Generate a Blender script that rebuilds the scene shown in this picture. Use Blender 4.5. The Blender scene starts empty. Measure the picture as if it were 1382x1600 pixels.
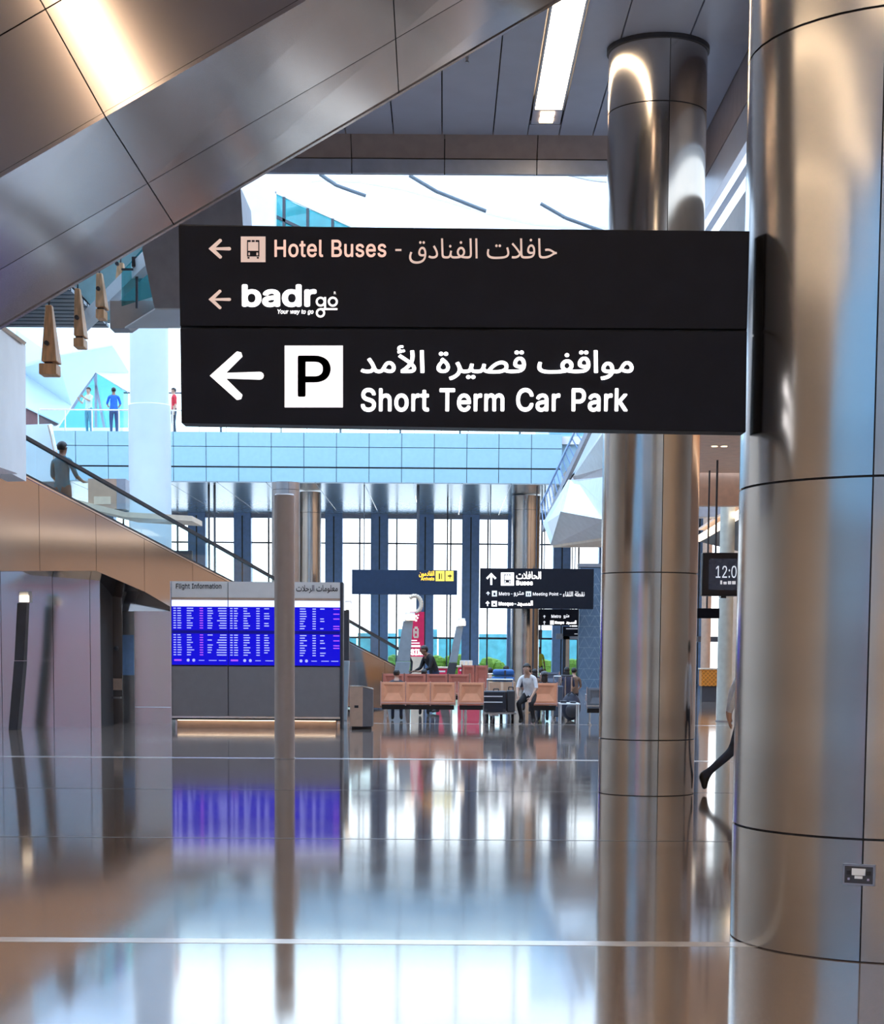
import bpy, bmesh, math, random, json
from mathutils import Vector, Matrix
from mathutils.geometry import delaunay_2d_cdt
random.seed(7)
S = bpy.context.scene
COL = S.collection
D = bpy.data
PI = math.pi

# ------------------------------------------------------------------ camera
W_, H_ = 1382.0, 1600.0
F_, CX, CY = 2790.0, 691.0, 1259.0
EYE = 1.6
PITCH, ROLL = math.radians(5.0), math.radians(0.4)
CAMROT = Matrix.Rotation(PI/2 - PITCH, 4, 'X') @ Matrix.Rotation(ROLL, 4, 'Z')
cam = D.cameras.new('camera')
cam.sensor_fit = 'HORIZONTAL'
cam.sensor_width = 36.0
cam.lens = 36.0 * F_ / W_
cam.shift_x = 0.0
cam.shift_y = (CY - H_/2) / W_
cam.clip_start, cam.clip_end = 0.1, 1000
camo = D.objects.new('camera', cam)
COL.objects.link(camo)
camo.matrix_world = Matrix.Translation((0, 0, EYE)) @ CAMROT
S.camera = camo

# ------------------------------------------------------------------ sky, sun, exposure
world = D.worlds.new('sky')
S.world = world
world.use_nodes = True
nt = world.node_tree
nt.nodes.clear()
wo = nt.nodes.new('ShaderNodeOutputWorld')
bg = nt.nodes.new('ShaderNodeBackground')
tc = nt.nodes.new('ShaderNodeTexCoord')
sp = nt.nodes.new('ShaderNodeSeparateXYZ')
rp = nt.nodes.new('ShaderNodeValToRGB')
nt.links.new(tc.outputs['Generated'], sp.inputs[0])
nt.links.new(sp.outputs['Z'], rp.inputs[0])
nt.links.new(rp.outputs[0], bg.inputs[0])
nt.links.new(bg.outputs[0], wo.inputs[0])
rp.color_ramp.elements[0].position = 0.0
rp.color_ramp.elements[0].color = (0.95, 0.97, 1.0, 1)
rp.color_ramp.elements[1].position = 0.75
rp.color_ramp.elements[1].color = (0.28, 0.55, 0.95, 1)
e = rp.color_ramp.elements.new(0.22)
e.color = (0.80, 0.92, 1.0, 1)
bg.inputs[1].default_value = 3.7

sun = D.lights.new('sun', 'SUN')
sun.energy = 4.0
sun.angle = math.radians(2)
sun.color = (1.0, 0.96, 0.9)
suno = D.objects.new('sun', sun)
COL.objects.link(suno)
suno.rotation_euler = (math.radians(28), math.radians(8), 0)   # high, over the far roof
suno.location = (0, 30, 60)

S.view_settings.view_transform = 'Standard'
S.view_settings.look = 'None'
S.view_settings.exposure = 0.0
S.view_settings.gamma = 1.0
S.view_settings.use_curve_mapping = False
try:
    S.cycles.use_denoising = True
    S.cycles.max_bounces = 8
    S.cycles.sample_clamp_indirect = 8.0
except Exception:
    pass

# ------------------------------------------------------------------ helpers
def P(px, py, Y):
    """world point on the plane y = Y that the photograph shows at pixel px, py"""
    d = CAMROT.to_3x3() @ Vector(((px-CX)/F_, -(py-CY)/F_, -1.0))
    return Vector((0, 0, EYE)) + d * (Y / d.y)
def G(px, py, z=0.0):
    d = CAMROT.to_3x3() @ Vector(((px-CX)/F_, -(py-CY)/F_, -1.0))
    return Vector((0, 0, EYE)) + d * ((z-EYE) / d.z)

def pm(name, col, rough=0.5, metal=0.0, var=0.08, scale=6.0, bump=0.0, bscale=None, emit=None, es=0.0, spec=0.5,
       stretch=(1, 1, 1), aniso=0.0, ior=None, speck=None, trans=None, rvar=0.0):
    m = D.materials.new(name)
    m.use_nodes = True
    n = m.node_tree.nodes
    L = m.node_tree.links
    b = n['Principled BSDF']
    tcn = n.new('ShaderNodeTexCoord')
    mp = n.new('ShaderNodeMapping')
    mp.inputs['Scale'].default_value = stretch
    L.new(tcn.outputs['Object'], mp.inputs[0])
    nz = n.new('ShaderNodeTexNoise')
    nz.inputs['Scale'].default_value = scale
    nz.inputs['Detail'].default_value = 4
    L.new(mp.outputs[0], nz.inputs['Vector'])
    cr = n.new('ShaderNodeValToRGB')
    cr.color_ramp.elements[0].position = 0.3
    cr.color_ramp.elements[1].position = 0.7
    cr.color_ramp.elements[0].color = tuple(max(0, c*(1-var)) for c in col) + (1,)
    cr.color_ramp.elements[1].color = tuple(min(1, c*(1+var)) for c in col) + (1,)
    L.new(nz.outputs['Fac'], cr.inputs[0])
    out = cr.outputs[0]
    if speck:
        vz = n.new('ShaderNodeTexVoronoi')
        vz.inputs['Scale'].default_value = speck[0]
        L.new(tcn.outputs['Object'], vz.inputs['Vector'])
        mx = n.new('ShaderNodeMix'); mx.data_type = 'RGBA'
        sr = n.new('ShaderNodeSeparateColor')
        L.new(vz.outputs['Color'], sr.inputs[0])
        vr = n.new('ShaderNodeValToRGB')
        vr.color_ramp.elements[0].position = 0.55
        vr.color_ramp.elements[1].position = 0.9
        L.new(sr.outputs[0], vr.inputs[0])
        L.new(vr.outputs[0], mx.inputs['Factor'])
        L.new(out, mx.inputs['A'])
        mx.inputs['B'].default_value = tuple(speck[1]) + (1,)
        out = mx.outputs['Result']
    L.new(out, b.inputs['Base Color'])
    b.inputs['Roughness'].default_value = rough
    b.inputs['Metallic'].default_value = metal
    b.inputs['Specular IOR Level'].default_value = spec
    if ior: b.inputs['IOR'].default_value = ior
    if aniso:
        b.inputs['Anisotropic'].default_value = aniso
    if rvar:
        mr = n.new('ShaderNodeMapRange')
        mr.inputs['To Min'].default_value = rough - rvar
        mr.inputs['To Max'].default_value = rough + rvar
        L.new(nz.outputs['Fac'], mr.inputs[0])
        L.new(mr.outputs[0], b.inputs['Roughness'])
    if bump:
        nb = n.new('ShaderNodeTexNoise')
        nb.inputs['Scale'].default_value = bscale or scale
        nb.inputs['Detail'].default_value = 0
        L.new(mp.outputs[0], nb.inputs['Vector'])
        bp = n.new('ShaderNodeBump')
        bp.inputs['Strength'].default_value = bump
        bp.inputs['Distance'].default_value = 0.05
        L.new(nb.outputs['Fac'], bp.inputs['Height'])
        L.new(bp.outputs[0], b.inputs['Normal'])
    if emit:
        b.inputs['Emission Color'].default_value = tuple(emit) + (1,)
        b.inputs['Emission Strength'].default_value = es
    if trans:      # translucent membrane
        o = n['Material Output']
        tr = n.new('ShaderNodeBsdfTranslucent')
        tr.inputs[0].default_value = tuple(trans[1]) + (1,)
        ms = n.new('ShaderNodeMixShader')
        ms.inputs[0].default_value = trans[0]
        L.new(b.outputs[0], ms.inputs[1]); L.new(tr.outputs[0], ms.inputs[2])
        L.new(ms.outputs[0], o.inputs[0])
    return m

def glass(name, tint, refl=0.08):
    m = D.materials.new(name)
    m.use_nodes = True
    n = m.node_tree.nodes; L = m.node_tree.links
    n.remove(n['Principled BSDF'])
    t = n.new('ShaderNodeBsdfTransparent')
    g = n.new('ShaderNodeBsdfGlossy')
    g.inputs['Roughness'].default_value = 0.03
    lw = n.new('ShaderNodeLayerWeight'); lw.inputs[0].default_value = 0.35
    mr = n.new('ShaderNodeMapRange')
    mr.inputs['To Min'].default_value = refl*0.5; mr.inputs['To Max'].default_value = min(1, refl*4)
    L.new(lw.outputs['Fresnel'], mr.inputs[0])
    nz = n.new('ShaderNodeTexNoise'); nz.inputs['Scale'].default_value = 0.6
    cr = n.new('ShaderNodeValToRGB')
    cr.color_ramp.elements[0].color = tuple(c*0.94 for c in tint)+(1,)
    cr.color_ramp.elements[1].color = tuple(tint)+(1,)
    L.new(nz.outputs['Fac'], cr.inputs[0]); L.new(cr.outputs[0], t.inputs[0])
    ms = n.new('ShaderNodeMixShader')
    L.new(mr.outputs[0], ms.inputs[0]); L.new(t.outputs[0], ms.inputs[1]); L.new(g.outputs[0], ms.inputs[2])
    L.new(ms.outputs[0], n['Material Output'].inputs[0])
    return m

class MB:
    def __init__(s): s.v = []; s.f = []
    def add(s, vs, fs):
        k = len(s.v); s.v += [Vector(p) for p in vs]; s.f += [[i+k for i in q] for q in fs]; return s
    def box(s, x0, x1, y0, y1, z0, z1):
        return s.hexa([(x0,y0,z0),(x1,y0,z0),(x1,y1,z0),(x0,y1,z0)], [(x0,y0,z1),(x1,y0,z1),(x1,y1,z1),(x0,y1,z1)])
    def hexa(s, bot, top):
        n = len(bot)
        fs = [list(range(n))[::-1], [n+i for i in range(n)]]
        for i in range(n):
            j = (i+1) % n
            fs.append([i, j, n+j, n+i])
        return s.add(list(bot)+list(top), fs)
    def prism(s, pts, vec):
        v = Vector(vec)
        return s.hexa(pts, [Vector(p)+v for p in pts])
    def tube(s, a, b, r, n=10, r2=None):
        a, b = Vector(a), Vector(b); r2 = r if r2 is None else r2
        d = (b-a).normalized()
        u = d.orthogonal().normalized(); w = d.cross(u)
        A = [a+(u*math.cos(2*PI*i/n)+w*math.sin(2*PI*i/n))*r for i in range(n)]
        B = [b+(u*math.cos(2*PI*i/n)+w*math.sin(2*PI*i/n))*r2 for i in range(n)]
        return s.hexa(A, B)
    def path(s, pts, r, n=8):
        for a, b in zip(pts[:-1], pts[1:]): s.tube(a, b, r, n)
        return s
    def bar(s, a, b, w, h, up=(0,0,1)):
        a, b = Vector(a), Vector(b)
        d = (b-a).normalized(); u = d.cross(Vector(up))
        if u.length < 1e-4: u = d.cross(Vector((1,0,0)))
        u.normalize(); v = u.cross(d).normalized()
        q = [u*w/2+v*h/2, -u*w/2+v*h/2, -u*w/2-v*h/2, u*w/2-v*h/2]
        return s.hexa([a+k for k in q], [b+k for k in q])
    def lathe(s, c, prof, n=48, a0=0.0, a1=2*PI, closed=True):
        full = abs(a1-a0-2*PI) < 1e-6
        m = n if full else n+1
        vs = []
        for (r, z) in prof:
            for i in range(m):
                a = a0+(a1-a0)*i/n
                vs.append((c[0]+r*math.cos(a), c[1]+r*math.sin(a), c[2]+z))
        fs = []
        for k in range(len(prof)-1):
            for i in range(n):
                j = (i+1) % m
                fs.append([k*m+i, k*m+j, (k+1)*m+j, (k+1)*m+i])
        if full and closed:
            fs.append(list(range(m))[::-1]); fs.append([(len(prof)-1)*m+i for i in range(m)])
        return s.add(vs, fs)
    def shell(s, c, r, z0, z1, a0, a1, n=24, th=0.012):
        """curved cladding panel"""
        vs = []
        for (rr, z) in ((r, z0), (r, z1), (r-th, z1), (r-th, z0)):
            for i in range(n+1):
                a = a0+(a1-a0)*i/n
                vs.append((c[0]+rr*math.cos(a), c[1]+rr*math.sin(a), z))
        m = n+1; fs = []
        for k in range(4):
            k2 = (k+1) % 4
            for i in range(n): fs.append([k*m+i, k*m+i+1, k2*m+i+1, k2*m+i])
        fs.append([0, m, 2*m, 3*m]); fs.append([3*m+n, 2*m+n, m+n, n])
        return s.add(vs, fs)
    def ball(s, c, rx, ry=None, rz=None, n=14, m=8):
        ry = rx if ry is None else ry; rz = rx if rz is None else rz
        vs = [(c[0], c[1], c[2]-rz)]
        for k in range(1, m):
            t = -PI/2+PI*k/m
            for i in range(n):
                a = 2*PI*i/n
                vs.append((c[0]+rx*math.cos(t)*math.cos(a), c[1]+ry*math.cos(t)*math.sin(a), c[2]+rz*math.sin(t)))
        vs.append((c[0], c[1], c[2]+rz)); top = len(vs)-1
        fs = []
        for i in range(n):
            j = (i+1) % n
            fs.append([0, 1+j, 1+i])
            for k in range(m-2): fs.append([1+k*n+i, 1+k*n+j, 1+(k+1)*n+j, 1+(k+1)*n+i])
            fs.append([1+(m-2)*n+i, 1+(m-2)*n+j, top])
        return s.add(vs, fs)

ORG = {}
def org(o): return ORG.get(o.name, Vector((0,0,0))) if o else Vector((0,0,0))
def obj(name, mb, mat, parent=None, label=None, bevel=0.0, smooth=True, fix=True, origin=None):
    O = org(parent) if parent else (Vector(origin) if origin is not None else Vector((0,0,0)))
    me = D.meshes.new(name)
    me.from_pydata([v-O for v in mb.v], [], mb.f)
    if fix:
        bm = bmesh.new(); bm.from_mesh(me)
        bmesh.ops.recalc_face_normals(bm, faces=bm.faces)
        bm.to_mesh(me); bm.free()
    for m in (mat if isinstance(mat, (list, tuple)) else [mat]): me.materials.append(m)
    if smooth:
        me.polygons.foreach_set('use_smooth', [True]*len(me.polygons))
        me.set_sharp_from_angle(angle=math.radians(32))
    o = D.objects.new(name, me)
    COL.objects.link(o)
    if parent: o.parent = parent
    else: o.location = O
    ORG[o.name] = O
    if label: o['label'] = label
    if bevel:
        b = o.modifiers.new('bevel', 'BEVEL'); b.width = bevel; b.segments = 2; b.limit_method = 'ANGLE'
    return o
def tag(o, label, cat, group=None, kind=None):
    o['label'] = label; o['category'] = cat
    if group: o['group'] = group
    if kind: o['kind'] = kind
    return o
def thing(name, label, cat, loc=(0,0,0), group=None, kind=None):
    o = D.objects.new(name, None); COL.objects.link(o)
    o.location = loc; o.empty_display_size = 0.2
    ORG[o.name] = Vector(loc)
    return tag(o, label, cat, group, kind)
def struct(name, mb, mat, parent=None, bevel=0.0, smooth=True):
    o = obj(name, mb, mat, parent, bevel=bevel, smooth=smooth)
    if not parent: o['kind'] = 'structure'
    return o
def sroot(name, loc=(0,0,0)):
    o = D.objects.new(name, None); COL.objects.link(o); o.location = loc
    ORG[o.name] = Vector(loc); o['kind'] = 'structure'
    return o
def dup(root, loc, rz=0.0, label=None, group=None):
    def cp(o, par):
        c = o.copy(); COL.objects.link(c); c.parent = par
        for ch in list(o.children): cp(ch, c)
        return c
    r = cp(root, None)
    r.location = loc; r.rotation_euler = (0, 0, rz)
    if label: r['label'] = label
    if group: r['group'] = group
    return r
def pxbox(x0, y0, x1, y1, Y, dep):
    a, b = P(x0, y1, Y), P(x1, y0, Y)
    return MB().box(a.x, b.x, Y, Y+dep, a.z, b.z)

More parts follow.
